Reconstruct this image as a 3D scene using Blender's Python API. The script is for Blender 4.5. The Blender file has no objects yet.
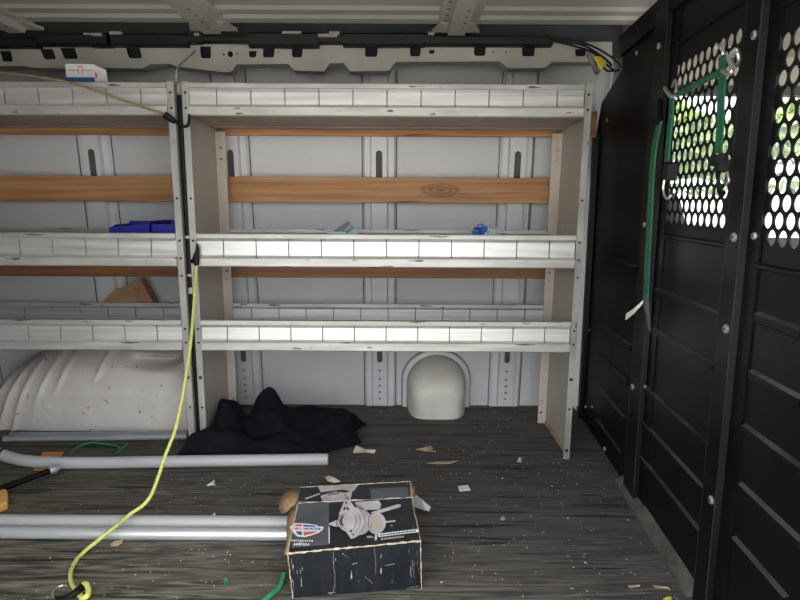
import bpy, bmesh, math, random
from mathutils import Vector, Matrix, noise
random.seed(7)
S = bpy.context.scene
COL = S.collection
R = math.radians

# ------------------------------------------------------------------ camera
CAM = Vector((0, 0, 0.83)); PITCH = R(9.2); ROLL = R(0.3); F = 600.0
fwd = Vector((0, math.cos(PITCH), -math.sin(PITCH)))
up0 = Vector((0, math.sin(PITCH), math.cos(PITCH))); rt0 = Vector((1, 0, 0))
UPV = up0*math.cos(ROLL) - rt0*math.sin(ROLL)
RTV = rt0*math.cos(ROLL) + up0*math.sin(ROLL)
cd = bpy.data.cameras.new('camera'); cam = bpy.data.objects.new('camera', cd); COL.objects.link(cam)
cd.sensor_width = 36; cd.lens = 36*F/800.0; cd.clip_start = 0.02
m3 = Matrix((RTV, UPV, -fwd)).transposed()
cam.matrix_world = Matrix.Translation(CAM) @ m3.to_4x4()
S.camera = cam

def ray(px, py): return fwd + RTV*((px-400)/F) + UPV*((300-py)/F)
def onz(px, py, z=0.0):
    d = ray(px, py); return CAM + d*((z-CAM.z)/d.z)
def ony(px, py, Y):
    d = ray(px, py); return CAM + d*(Y/d.y)
def onplane(px, py, p, n):
    d = ray(px, py); return CAM + d*((p-CAM).dot(n)/d.dot(n))

# ------------------------------------------------------------------ materials
def mat(name, c1, c2=None, scale=8, stretch=(1,1,1), rough=.5, metal=0, bump=0, detail=6, lo=.35, hi=.65,
        spots=None, spot_scale=40, spot_thr=.62, coat=0, rvar=0, spec=.5):
    m = bpy.data.materials.new(name); m.use_nodes = True
    nt = m.node_tree; N = nt.nodes; L = nt.links
    b = N['Principled BSDF']
    b.inputs['Specular IOR Level'].default_value = spec; b.inputs['Roughness'].default_value = rough; b.inputs['Metallic'].default_value = metal
    if coat: b.inputs['Coat Weight'].default_value = coat
    if c2 is None and not bump and spots is None:
        b.inputs['Base Color'].default_value = (*c1, 1); return m
    tc = N.new('ShaderNodeTexCoord'); mp = N.new('ShaderNodeMapping'); mp.inputs['Scale'].default_value = stretch
    L.new(tc.outputs['Object'], mp.inputs['Vector'])
    nz = N.new('ShaderNodeTexNoise'); nz.inputs['Scale'].default_value = scale; nz.inputs['Detail'].default_value = detail
    L.new(mp.outputs[0], nz.inputs['Vector'])
    rp = N.new('ShaderNodeValToRGB'); rp.color_ramp.elements[0].position = lo; rp.color_ramp.elements[1].position = hi
    rp.color_ramp.elements[0].color = (*c1, 1); rp.color_ramp.elements[1].color = (*(c2 or c1), 1)
    L.new(nz.outputs['Fac'], rp.inputs[0]); out = rp.outputs[0]
    if spots is not None:
        n2 = N.new('ShaderNodeTexNoise'); n2.inputs['Scale'].default_value = spot_scale; n2.inputs['Detail'].default_value = 5
        L.new(mp.outputs[0], n2.inputs['Vector'])
        r2 = N.new('ShaderNodeValToRGB'); r2.color_ramp.elements[0].position = spot_thr; r2.color_ramp.elements[1].position = spot_thr+.03
        L.new(n2.outputs['Fac'], r2.inputs[0])
        mx = N.new('ShaderNodeMix'); mx.data_type = 'RGBA'; mx.inputs[7].default_value = (*spots, 1)
        L.new(r2.outputs[0], mx.inputs[0]); L.new(out, mx.inputs[6]); out = mx.outputs[2]
    L.new(out, b.inputs['Base Color'])
    if rvar:
        mr = N.new('ShaderNodeMapRange'); mr.inputs[1].default_value=.3; mr.inputs[2].default_value=.7
        mr.inputs[3].default_value = max(.05,rough-rvar); mr.inputs[4].default_value = rough+rvar
        L.new(nz.outputs['Fac'], mr.inputs[0]); L.new(mr.outputs[0], b.inputs['Roughness'])
    if bump:
        bp = N.new('ShaderNodeBump'); bp.inputs['Strength'].default_value = bump; bp.inputs['Distance'].default_value = .004
        L.new(nz.outputs['Fac'], bp.inputs['Height']); L.new(bp.outputs[0], b.inputs['Normal'])
    return m

M = {}
M['wall'] = mat('painted_wall', (.54,.55,.56), (.62,.625,.63), 3, rough=.5, spots=(.2,.19,.18), spot_scale=22, spot_thr=.75)
M['rib'] = mat('painted_rib', (.58,.59,.605), (.66,.67,.68), 5, rough=.42, spots=(.22,.21,.2), spot_scale=35, spot_thr=.74)
M['recess_shade'] = mat('painted_recess_shade', (.055,.060,.072), (.085,.09,.10), 6, rough=.7)  # dark tone paints the shade inside the roof-edge recess
M['roof'] = mat('roof_paint', (.37,.36,.33), (.43,.42,.385), 4, (.4,1,1), rough=.5)
M['rail'] = mat('rail_paint', (.385,.37,.33), (.48,.46,.415), 6, rough=.55, spots=(.25,.24,.22), spot_scale=30, spot_thr=.72)
M['seal'] = mat('seam_sealer', (.07,.075,.085), rough=.8)
M['alu'] = mat('brushed_aluminium', (.55,.545,.53), (.74,.735,.72), 5, (.5,14,14), rough=.42, metal=.55, spots=(.20,.18,.15), spot_scale=11, spot_thr=.72, rvar=.1)
M['alu_bead'] = mat('worn_aluminium_bead', (.42,.415,.39), (.58,.57,.54), 6, (1,6,6), rough=.5, metal=.45, spots=(.13,.11,.09), spot_scale=12, spot_thr=.635)
M['galv'] = mat('panel_metal', (.43,.39,.345), (.52,.475,.425), 5, rough=.5, metal=.35, spots=(.16,.14,.12), spot_scale=26, spot_thr=.74, rvar=.08)  # grey metal, with the warm reflection of nearby wood tinted into its colour
M['post'] = mat('post_metal', (.29,.29,.27), (.45,.445,.42), 9, (2,2,.6), rough=.5, metal=.4, spots=(.10,.09,.08), spot_scale=20, spot_thr=.66)
M['pan'] = mat('reflection_brown_pan', (.26,.20,.15), (.36,.29,.225), 5, rough=.5, metal=.2, spots=(.12,.09,.07), spot_scale=14, spot_thr=.72)  # brown reflection of the battens painted into the colour, plus dark spots
M['slot'] = mat('slot_dark', (.03,.03,.03), rough=.9)
M['slotback'] = mat('grey_cavity', (.10,.105,.11), rough=.8)
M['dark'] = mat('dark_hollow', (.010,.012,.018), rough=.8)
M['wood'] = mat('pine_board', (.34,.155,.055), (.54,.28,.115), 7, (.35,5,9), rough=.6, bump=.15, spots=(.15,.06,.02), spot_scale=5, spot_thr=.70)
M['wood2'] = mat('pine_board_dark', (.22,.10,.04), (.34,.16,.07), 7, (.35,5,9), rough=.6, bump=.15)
M['blackp'] = mat('black_powder_coat', (.0025,.003,.004), (.006,.0065,.008), 4, rough=.42, rvar=.08, spots=(.10,.10,.095), spot_scale=34, spot_thr=.76, spec=.16)
M['blackr'] = mat('black_steel_post', (.003,.0035,.0045), (.008,.0085,.010), 6, rough=.36, spots=(.12,.11,.10), spot_scale=24, spot_thr=.76, spec=.10)
M['dusty'] = mat('dusty_black_ledge', (.006,.006,.006), (.062,.056,.047), 7, (1,1,1), rough=.7)
M['rubbed'] = mat('rubbed_post_edge', (.006,.006,.007), (.035,.032,.029), 14, (1,1,.4), rough=.45, spec=.2)
M['screw'] = mat('zinc_screw', (.55,.55,.54), rough=.35, metal=.8)
M['duct'] = mat('black_loom', (.003,.0034,.005), (.008,.009,.013), 25, rough=.6, bump=.3)
M['tape'] = mat('grey_tape', (.22,.22,.21), (.36,.35,.32), 30, rough=.6)
M['pvc'] = mat('grey_pvc', (.43,.44,.45), (.50,.51,.52), 4, (.5,3,3), rough=.35, spots=(.25,.24,.22), spot_scale=14, spot_thr=.74)
M['pvc2'] = mat('pale_grey_pvc', (.38,.39,.385), (.44,.45,.445), 4, (.5,3,3), rough=.35)
M['emt'] = mat('galvanised_tube', (.60,.63,.64), (.74,.77,.78), 6, (.3,4,4), rough=.33, metal=.55)
M['steelbar'] = mat('steel_bar', (.30,.33,.36), (.42,.45,.48), 8, (.3,4,4), rough=.4, metal=.3)
M['flange_reflect'] = mat('reflection_tinted_flange', (.43,.37,.315), (.56,.485,.42), 7, (2,2,.5), rough=.5, metal=.15, spots=(.2,.14,.09), spot_scale=18, spot_thr=.7)  # warm light reflected onto the flange is painted into its colour
M['rope'] = mat('yellow_rope', (.50,.52,.10), (.68,.69,.20), 120, rough=.7, bump=.6)
M['tan'] = mat('tan_cord', (.23,.17,.075), (.31,.24,.115), 60, rough=.8)
M['rubber'] = mat('black_rubber', (.003,.003,.004), (.008,.008,.009), 20, rough=.5, spec=.2)
M['green'] = mat('green_webbing', (.010,.095,.045), (.016,.16,.075), 90, rough=.65, bump=.4)
M['greencord'] = mat('green_cord', (.015,.20,.085), (.03,.30,.13), 90, rough=.6)
M['hook'] = mat('bright_steel_hook', (.62,.62,.60), rough=.3, metal=.8)
M['tab'] = mat('white_webbing_tab', (.60,.58,.54), (.75,.73,.70), 60, rough=.8)
M['cloth'] = mat('black_cloth', (.0035,.0042,.0065), (.007,.0085,.012), 20, rough=.9, bump=.2, spec=.15)
M['blue'] = mat('blue_plastic', (.010,.018,.26), (.014,.025,.32), 5, rough=.4)
M['card'] = mat('brown_cardboard', (.27,.165,.085), (.36,.23,.125), 14, (1,1,3), rough=.8)
M['cardw'] = mat('worn_cardboard', (.42,.33,.23), (.62,.54,.43), 40, rough=.85)
M['boxblk'] = mat('printed_black_card', (.008,.010,.014), (.018,.021,.026), 6, rough=.38, spots=(.34,.33,.31), spot_scale=60, spot_thr=.685)
M['boxside'] = mat('scuffed_black_card', (.004,.006,.009), (.011,.014,.018), 8, (9,9,1.2), rough=.42, spots=(.40,.40,.38), spot_scale=17, spot_thr=.675, spec=.35)
M['boxgrey'] = mat('printed_dark_grey', (.065,.072,.078), (.11,.118,.125), 7, rough=.4, spots=(.3,.3,.28), spot_scale=30, spot_thr=.70)
M['art1'] = mat('printed_pale_grey', (.44,.41,.415), (.60,.565,.57), 26, rough=.5)
M['art2'] = mat('printed_mid_grey', (.20,.185,.19), (.28,.26,.265), 30, rough=.5)
M['art3'] = mat('printed_dark', (.03,.03,.034), rough=.5)
M['art4'] = mat('printed_tan', (.44,.36,.31), (.52,.43,.37), 30, rough=.5)
M['white'] = mat('printed_white', (.74,.74,.73), rough=.5)
M['scuff'] = mat('scuffed_paper', (.16,.16,.155), (.50,.49,.47), 60, rough=.8)
M['red'] = mat('printed_red', (.55,.10,.08), rough=.5)
M['pblue'] = mat('printed_blue', (.025,.10,.33), rough=.5)
M['paper'] = mat('white_paper', (.68,.67,.64), (.78,.77,.74), 30, rough=.8)
M['cream'] = mat('cream_scrap', (.58,.53,.40), (.68,.63,.50), 40, rough=.8)
M['chip'] = mat('wood_chip', (.40,.29,.17), (.52,.40,.26), 40, rough=.85)
M['crumb'] = mat('pale_crumb', (.45,.41,.34), (.62,.58,.5), 50, rough=.9)
M['arch'] = mat('wheel_arch_paint', (.52,.49,.46), (.645,.62,.59), 5, rough=.55, spots=(.14,.11,.09), spot_scale=48, spot_thr=.675, lo=.3, hi=.7)
M['housing'] = mat('cream_housing', (.58,.555,.50), (.68,.655,.60), 9, rough=.45, spots=(.2,.18,.15), spot_scale=24, spot_thr=.72)
M['orange'] = mat('orange_wood', (.66,.25,.05), (.75,.32,.08), 10, rough=.6)
M['amber'] = mat('amber_plastic', (.72,.38,.08), (.80,.46,.13), 12, rough=.45)
M['plastic'] = mat('pale_blue_plastic', (.34,.48,.54), (.46,.58,.63), 12, rough=.35)
M['greyplastic'] = mat('grey_plastic', (.15,.16,.17), (.36,.38,.40), 12, rough=.4)
M['foil_b'] = mat('blue_foil', (.02,.06,.38), (.10,.22,.58), 40, rough=.35)
M['foil_w'] = mat('pale_wrapper', (.40,.46,.52), (.58,.62,.64), 40, rough=.35)
M['yellowp'] = mat('yellow_connector', (.65,.52,.02), (.75,.62,.05), 30, rough=.5)
M['kick'] = mat('dirty_kick_strip', (.05,.046,.04), (.12,.11,.095), 18, rough=.7, bump=.2)
M['headliner'] = mat('beige_headliner', (.34,.31,.25), (.38,.35,.29), 20, rough=.9)
M['trimgrey'] = mat('dark_trim_plastic', (.035,.036,.04), (.05,.052,.056), 20, rough=.6)
M['seat'] = mat('seat_fabric', (.04,.04,.043), (.065,.065,.07), 60, rough=.95)
M['leaf'] = mat('leaf_green', (.20,.28,.09), (.32,.41,.15), 3, rough=.7)
M['bark'] = mat('bark', (.09,.07,.05), rough=.9)
M['grass'] = mat('grass_ground', (.16,.18,.10), (.24,.25,.16), 2, rough=.95)
M['concrete'] = mat('pale_concrete', (.44,.425,.40), (.52,.50,.47), 2, rough=.9)
M['render_w'] = mat('white_render', (.72,.71,.68), (.8,.79,.77), 3, rough=.8)
M['ext'] = mat('van_body_white', (.7,.7,.7), rough=.4)

def knot_mat(base,lx,lz):
    m=base.copy(); m.name='pine_board_with_knot'; nt=m.node_tree; N=nt.nodes; L=nt.links; b=N['Principled BSDF']
    src=b.inputs['Base Color'].links[0].from_socket
    tc=N.new('ShaderNodeTexCoord'); mp=N.new('ShaderNodeMapping'); mp.inputs['Location'].default_value=(-lx/.105,0,-lz/.038); mp.inputs['Scale'].default_value=(1/.105,0,1/.038)
    L.new(tc.outputs['Object'],mp.inputs[0])
    nz=N.new('ShaderNodeTexNoise'); nz.inputs['Scale'].default_value=1.6; L.new(mp.outputs[0],nz.inputs['Vector'])
    ln=N.new('ShaderNodeVectorMath'); ln.operation='LENGTH'; L.new(mp.outputs[0],ln.inputs[0])
    ad=N.new('ShaderNodeMath'); ad.operation='MULTIPLY_ADD'; L.new(nz.outputs['Fac'],ad.inputs[0]); ad.inputs[1].default_value=.5; L.new(ln.outputs['Value'],ad.inputs[2])
    rp=N.new('ShaderNodeValToRGB'); e=rp.color_ramp.elements
    while len(e)<7: e.new(.5)
    for k,(p,v) in enumerate(((.30,.85),(.48,.55),(.60,.15),(.74,.75),(.88,.2),(1.05,.55),(1.25,0))): e[k].position=min(1,p*.8); e[k].color=(v,v,v,1)
    L.new(ad.outputs[0],rp.inputs[0])
    mx=N.new('ShaderNodeMix'); mx.data_type='RGBA'; mx.inputs[7].default_value=(.12,.05,.018,1)
    L.new(rp.outputs[0],mx.inputs[0]); L.new(src,mx.inputs[6]); L.new(mx.outputs[2],b.inputs['Base Color']); return m
def floor_mat():
    m = bpy.data.materials.new('weathered_dark_floor'); m.use_nodes = True
    nt = m.node_tree; N = nt.nodes; L = nt.links; b = N['Principled BSDF']
    tc = N.new('ShaderNodeTexCoord')
    def nz(scale, st, detail=8, dist=0):
        mp = N.new('ShaderNodeMapping'); mp.inputs['Scale'].default_value = st; L.new(tc.outputs['Object'], mp.inputs[0])
        n = N.new('ShaderNodeTexNoise'); n.inputs['Scale'].default_value = scale; n.inputs['Detail'].default_value = detail
        n.inputs['Distortion'].default_value = dist; L.new(mp.outputs[0], n.inputs['Vector']); return n
    def ramp(src, *st):
        r = N.new('ShaderNodeValToRGB'); e = r.color_ramp.elements
        while len(e) < len(st): e.new(.5)
        for i,(p,c) in enumerate(st): e[i].position = p; e[i].color = (*c,1) if len(c)==3 else c
        L.new(src, r.inputs[0]); return r
    def mix(fac, a, bb, mode='MIX'):
        x = N.new('ShaderNodeMix'); x.data_type='RGBA'; x.blend_type = mode
        if isinstance(fac, float): x.inputs[0].default_value = fac
        else: L.new(fac, x.inputs[0])
        for s, i in ((a,6),(bb,7)):
            if isinstance(s, tuple): x.inputs[i].default_value = (*s,1)
            else: L.new(s, x.inputs[i])
        return x.outputs[2]
    g1 = nz(1.0, (4.2, 48, 1), 14, 2.2); g2 = nz(1.0, (2.4, 50, 1), 6, .8); big = nz(1.3, (1, 1.6, 1), 3)
    smooth = ramp(g1.outputs['Fac'], (.28,(.032,.030,.029)), (.5,(.070,.066,.061)), (.72,(.118,.109,.098)))
    rough = ramp(g1.outputs['Fac'], (.28,(.014,.012,.009)), (.42,(.060,.052,.039)), (.58,(.160,.144,.108)), (.75,(.31,.285,.225)))
    # worn zone: towards the door side and the left end of the floor
    sx = N.new('ShaderNodeSeparateXYZ'); L.new(tc.outputs['Object'], sx.inputs[0])
    add = N.new('ShaderNodeMath'); add.operation='MULTIPLY_ADD'; L.new(sx.outputs[0], add.inputs[0]); add.inputs[1].default_value = .55
    L.new(sx.outputs[1], add.inputs[2])
    ad2 = N.new('ShaderNodeMath'); ad2.operation='MULTIPLY_ADD'; L.new(big.outputs['Fac'], ad2.inputs[0]); ad2.inputs[1].default_value=.35; L.new(add.outputs[0], ad2.inputs[2])
    mr = N.new('ShaderNodeMapRange'); mr.inputs[1].default_value = WORN[0]; mr.inputs[2].default_value = WORN[1]; mr.inputs[3].default_value = 1; mr.inputs[4].default_value = 0
    L.new(ad2.outputs[0], mr.inputs[0])
    c = mix(mr.outputs[0], smooth.outputs[0], rough.outputs[0])
    crk = ramp(g2.outputs['Fac'], (.36,(1,1,1)), (.41,(0,0,0)))
    c = mix(crk.outputs[0], c, (.016,.015,.013))
    dust = nz(70, (.5, 1.6, 1), 4); dr = ramp(dust.outputs['Fac'], (.685,(0,0,0)), (.72,(.55,.55,.55)))
    c = mix(dr.outputs[0], c, (.26,.23,.18))
    L.new(c, b.inputs['Base Color']); b.inputs['Roughness'].default_value = .72
    bp = N.new('ShaderNodeBump'); bp.inputs['Strength'].default_value=.5; bp.inputs['Distance'].default_value=.006
    L.new(g1.outputs['Fac'], bp.inputs['Height'])
    L.new(bp.outputs[0], b.inputs['Normal'])
    return m
WORN = (.95, 1.75)
M['floor'] = floor_mat()

def glass_mat():
    m = bpy.data.materials.new('side_glass'); m.use_nodes = True
    nt = m.node_tree; N = nt.nodes; L = nt.links; N.remove(N['Principled BSDF'])
    t = N.new('ShaderNodeBsdfTransparent'); t.inputs[0].default_value = (.86,.90,.87,1)
    g = N.new('ShaderNodeBsdfGlossy'); g.inputs['Roughness'].default_value = .02
    fr = N.new('ShaderNodeFresnel'); fr.inputs[0].default_value = 1.45
    mx = N.new('ShaderNodeMixShader'); L.new(fr.outputs[0], mx.inputs[0]); L.new(t.outputs[0], mx.inputs[1]); L.new(g.outputs[0], mx.inputs[2])
    L.new(mx.outputs[0], N['Material Output'].inputs[0]); return m
M['glass'] = glass_mat()

# ------------------------------------------------------------------ mesh helpers
ORG = {}
def V(*a): return Vector(a)

class MB:
    def __init__(s): s.v=[]; s.f=[]; s.mi=[]
    def add(s, vs, fs, mi=0):
        o=len(s.v); s.v+= [Vector(p) for p in vs]; s.f+=[tuple(i+o for i in f) for f in fs]; s.mi+=[mi]*len(fs); return s
    def box(s, x0,x1,y0,y1,z0,z1, mi=0):
        return s.hexa([(x0,y0,z0),(x1,y0,z0),(x1,y1,z0),(x0,y1,z0),(x0,y0,z1),(x1,y0,z1),(x1,y1,z1),(x0,y1,z1)], mi)
    def hexa(s, p, mi=0):
        return s.add(p, [(0,3,2,1),(4,5,6,7),(0,1,5,4),(1,2,6,5),(2,3,7,6),(3,0,4,7)], mi)
    def prism(s, poly, d, mi=0, cap=True):            # poly: list of 3D points, d: extrusion vector
        n=len(poly); d=Vector(d); a=[Vector(p) for p in poly]; b=[p+d for p in a]
        fs=[(i,(i+1)%n,n+(i+1)%n,n+i) for i in range(n)]
        if cap: fs += [tuple(range(n-1,-1,-1)), tuple(range(n,2*n))]
        return s.add(a+b, fs, mi)
    def tube(s, pts, r, sides=10, mi=0, cap=True, closed=False):
        pts=[Vector(p) for p in pts]; n=len(pts); rings=[]; up=None
        for i,p in enumerate(pts):
            if closed: t=(pts[(i+1)%n]-pts[i-1]).normalized()
            else: t=(pts[min(i+1,n-1)]-pts[max(i-1,0)]).normalized()
            if up is None: up=t.orthogonal().normalized()
            up=(up-t*up.dot(t)).normalized(); sd=t.cross(up); rr=r[i] if isinstance(r,(list,tuple)) else r
            rings.append([p+(up*math.cos(2*math.pi*k/sides)+sd*math.sin(2*math.pi*k/sides))*rr for k in range(sides)])
        vs=[q for g in rings for q in g]; fs=[]
        for i in range(n if closed else n-1):
            j=(i+1)%n
            for k in range(sides):
                l=(k+1)%sides; fs.append((i*sides+k,i*sides+l,j*sides+l,j*sides+k))
        if cap and not closed: fs += [tuple(range(sides-1,-1,-1)), tuple((n-1)*sides+k for k in range(sides))]
        return s.add(vs, fs, mi)
    def ribbon(s, pts, width, thick, mi=0):           # pts, width vectors per point
        n=len(pts); vs=[]; fs=[]
        for i,p in enumerate(pts):
            p=Vector(p); t=(Vector(pts[min(i+1,n-1)])-Vector(pts[max(i-1,0)])).normalized()
            w=Vector(width[i] if isinstance(width,list) else width); nn=t.cross(w).normalized()*thick/2
            vs += [p-w/2-nn,p+w/2-nn,p+w/2+nn,p-w/2+nn]
        for i in range(n-1):
            a=i*4; b=a+4
            for k in range(4): l=(k+1)%4; fs.append((a+k,a+l,b+l,b+k))
        fs += [(3,2,1,0),tuple((n-1)*4+k for k in range(4))]
        return s.add(vs, fs, mi)
    def disc(s, c, n, r, h, sides=14, mi=0):
        c=Vector(c); n=Vector(n).normalized(); return s.tube([c,c+n*h*.6,c+n*h],[r,r,r*.7],sides,mi)
    def build(s, name, m, parent=None, smooth=False, origin=None):
        return link(name, s.v, s.f, m, parent, smooth, s.mi, origin)

def link(name, vs, fs, m, parent=None, smooth=False, mi=None, origin=None):
    if parent is not None: L=ORG[parent]
    elif origin is not None: L=Vector(origin)
    else:
        xs=[v.x for v in vs]; ys=[v.y for v in vs]; zs=[v.z for v in vs]
        L=V((min(xs)+max(xs))/2,(min(ys)+max(ys))/2,min(zs))
    me=bpy.data.meshes.new(name); me.from_pydata([v-L for v in vs],[],fs); me.update()
    bm=bmesh.new(); bm.from_mesh(me); bmesh.ops.recalc_face_normals(bm, faces=bm.faces); bm.to_mesh(me); bm.free()
    for q in (m if isinstance(m,(list,tuple)) else [m]): me.materials.append(q)
    if mi:
        for p,i in zip(me.polygons,mi): p.material_index=i
    if smooth:
        for p in me.polygons: p.use_smooth=True
        try: me.set_sharp_from_angle(angle=R(40))
        except Exception: pass
    o=bpy.data.objects.new(name, me); COL.objects.link(o)
    if parent is not None: o.parent=parent
    else: o.location=L
    ORG[o]=L; return o

def tag(o, label, cat, group=None):
    o['label']=label; o['category']=cat
    if group: o['group']=group
    return o
def structure(o): o['kind']='structure'; return o
def thing(name, loc, label, cat, group=None):
    e=bpy.data.objects.new(name,None); COL.objects.link(e); e.location=loc; e.empty_display_size=.05
    ORG[e]=Vector(loc); return tag(e,label,cat,group)
def bevel(o, w=.002, seg=2):
    md=o.modifiers.new('bevel','BEVEL'); md.width=w; md.segments=seg; md.limit_method='ANGLE'; md.angle_limit=R(35); return o

def plate_geo(outline, holes, thick):
    """2D plate with holes -> (verts, faces) in local (u, v, w)"""
    cu=bpy.data.curves.new('tmp','CURVE'); cu.dimensions='2D'; cu.fill_mode='BOTH'; cu.extrude=thick/2
    for poly in [outline]+holes:
        sp=cu.splines.new('POLY'); sp.points.add(len(poly)-1); sp.use_cyclic_u=True
        for q,p in zip(sp.points,poly): q.co=(p[0],p[1],0,1)
    ob=bpy.data.objects.new('tmp',cu); COL.objects.link(ob)
    dg=bpy.context.evaluated_depsgraph_get(); dg.update()
    me=bpy.data.meshes.new_from_object(ob.evaluated_get(dg))
    bm=bmesh.new(); bm.from_mesh(me); bmesh.ops.remove_doubles(bm, verts=bm.verts, dist=1e-5); bm.to_mesh(me); bm.free()
    vs=[v.co.copy() for v in me.vertices]; fs=[tuple(p.vertices) for p in me.polygons]
    bpy.data.objects.remove(ob); bpy.data.curves.remove(cu); bpy.data.meshes.remove(me)
    return vs,fs
def text_geo(txt, size=1.0, bold=0.0):
    cu=bpy.data.curves.new('tmp','FONT'); cu.body=txt; cu.size=size; cu.align_x='CENTER'; cu.align_y='CENTER'; cu.offset=bold
    ob=bpy.data.objects.new('tmp',cu); COL.objects.link(ob)
    dg=bpy.context.evaluated_depsgraph_get(); dg.update()
    me=bpy.data.meshes.new_from_object(ob.evaluated_get(dg))
    vs=[v.co.copy() for v in me.vertices]; fs=[tuple(p.vertices) for p in me.polygons]
    bpy.data.objects.remove(ob); bpy.data.curves.remove(cu); bpy.data.meshes.remove(me)
    return vs,fs
def circ(cx,cy,r,n=16,ry=None,a0=0): return [(cx+r*math.cos(a0+2*math.pi*k/n),cy+(ry or r)*math.sin(a0+2*math.pi*k/n)) for k in range(n)]
def stadium(cx,y0,y1,w,n=6):
    r=w/2; return [(cx+r*math.cos(math.pi*k/n),y1-r+r*math.sin(math.pi*k/n)) for k in range(n+1)]+[(cx-r*math.cos(math.pi*k/n),y0+r-r*math.sin(math.pi*k/n)) for k in range(n+1)]
def smoothpath(P, n=8):
    P=[Vector(p) for p in P]; out=[]
    for i in range(len(P)-1):
        p0=P[max(i-1,0)];p1=P[i];p2=P[i+1];p3=P[min(i+2,len(P)-1)]
        for k in range(n):
            t=k/n; out.append(.5*((2*p1)+(p2-p0)*t+(2*p0-5*p1+4*p2-p3)*t*t+(3*p1-p0-3*p2+p3)*t**3))
    out.append(P[-1]); return out

# ------------------------------------------------------------------ the van body
def wallY(z): return 2.395-.10*(max(z,0)/1.06)
XL=-2.6; XP=lambda y: .561+.07*y           # plane of the partition

o=MB().box(XL,.72,.56,2.5,-.06,0).build('floor',M['floor'],origin=(0,0,0)); structure(o)
mb=MB(); zs=[0,.2,.4,.6,.8,1.0,1.2,1.40]
for a,b in zip(zs,zs[1:]):
    mb.hexa([(XL,wallY(a),a),(.76,wallY(a),a),(.76,wallY(a)+.02,a),(XL,wallY(a)+.02,a),(XL,wallY(b),b),(.76,wallY(b),b),(.76,wallY(b)+.02,b),(XL,wallY(b)+.02,b)])
back=structure(mb.build('wall_back',M['wall'],origin=(0,2.39,0)))

def on_wall(pts, off):   # (x,z,w): w metres proud of the leaning wall
    out=[]
    for x,z,w in pts: out.append(V(x,wallY(z)-off-w,z))
    return out
# pressed ribs of the body side: broad swage, seam sealer lines, raised slotted channel
for k,(xc,lean) in enumerate([(-1.14,0),(-.628,0),(-.08,0),(.432,0),(-1.70,0),(-2.25,0)]):
    mb=MB()
    for a,b in zip(zs[:-1],zs[1:]):
        b=min(b,1.30)
        p=[(xc-.064,.0),(xc-.054,.012),(xc+.054,.012),(xc+.064,.0)]
        A=on_wall([(x,a,w) for x,w in p],0); B=on_wall([(x,b,w) for x,w in p],0)
        mb.add(A+B,[(i,i+1,i+5,i+4) for i in range(3)],0)
        for sx in (-.066,.060):
            A=on_wall([(xc+sx,a,.002),(xc+sx+.0065,a,.002)],0); B=on_wall([(xc+sx,b,.002),(xc+sx+.0065,b,.002)],0)
            mb.add(A+B,[(0,1,3,2)],1)
    rib=structure(mb.build('trim_%d'%(k+1),[M['rib'],M['seal']],origin=(xc,2.39,0)))
    holes=[stadium(0,.87,1.02,.024),stadium(0,.195,.285,.022)]+[circ(0,z,.0045,8) for z in (.04,.068,.096,.124,.160)]+[stadium(0,.56,.62,.022)]
    vs,fs=plate_geo([(-.029,.012),(.029,.012),(.029,1.29),(-.029,1.29)],holes,.003)
    vs=[V(xc+p.x,wallY(p.y)-.0325-p.z,p.y) for p in vs]
    link('slotted_channel',vs,fs,M['rib'],rib)
    mb=MB()
    for sx in (-.029,.029):
        A=on_wall([(xc+sx*1.15,.012,.012),(xc+sx,.012,.031)],0); B=on_wall([(xc+sx*1.15,1.29,.012),(xc+sx,1.29,.031)],0)
        mb.add(A+B,[(0,1,3,2)],0)
    A=on_wall([(xc-.028,.015,.016),(xc+.028,.015,.016)],0); B=on_wall([(xc-.028,1.28,.016),(xc+.028,1.28,.016)],0)
    mb.add(A+B,[(0,1,3,2)],1)
    mb.build('channel_web',[M['rib'],M['slotback']],rib)

# roof: outer skin with lengthwise presses, running down to the side rail
prof=[(.56,1.30),(.60,1.365),(.80,1.398),(1.30,1.405),(1.88,1.402),(1.895,1.394),(1.935,1.394),(1.95,1.401),(1.962,1.401),(1.975,1.392),(2.01,1.391),(2.03,1.398),(2.045,1.398),(2.05,1.445),(2.20,1.445),(2.21,1.365),(2.36,1.36)]
mb=MB()
P=[(XL,y,z) for y,z in prof]+[(XL,y,z+.02) for y,z in reversed(prof)]
n=len(prof)
vs=[V(*p) for p in P]; vs2=[v+V(3.9,0,0) for v in vs]
fs=[]
for i in range(2*n): j=(i+1)%(2*n); fs.append((i,j,2*n+j,2*n+i))
for i in range(n-1): fs += [(i,i+1,2*n-2-i,2*n-1-i),(2*n+i,2*n+i+1,4*n-2-i,4*n-1-i)]
o=structure(link('ceiling',vs+vs2,fs,M['roof'],origin=(0,1.4,1.36)))
structure(MB().prism([(XL,2.052,1.402),(XL,2.056,1.440),(XL,2.190,1.440),(XL,2.190,1.33),(XL,2.196,1.33),(XL,2.196,1.444),(XL,2.052,1.444)],(3.36,0,0)).build('trim_22',M['recess_shade'],origin=(0,2.1,1.4)))  # added dark lining that paints shade into the recess above the loom
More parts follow.
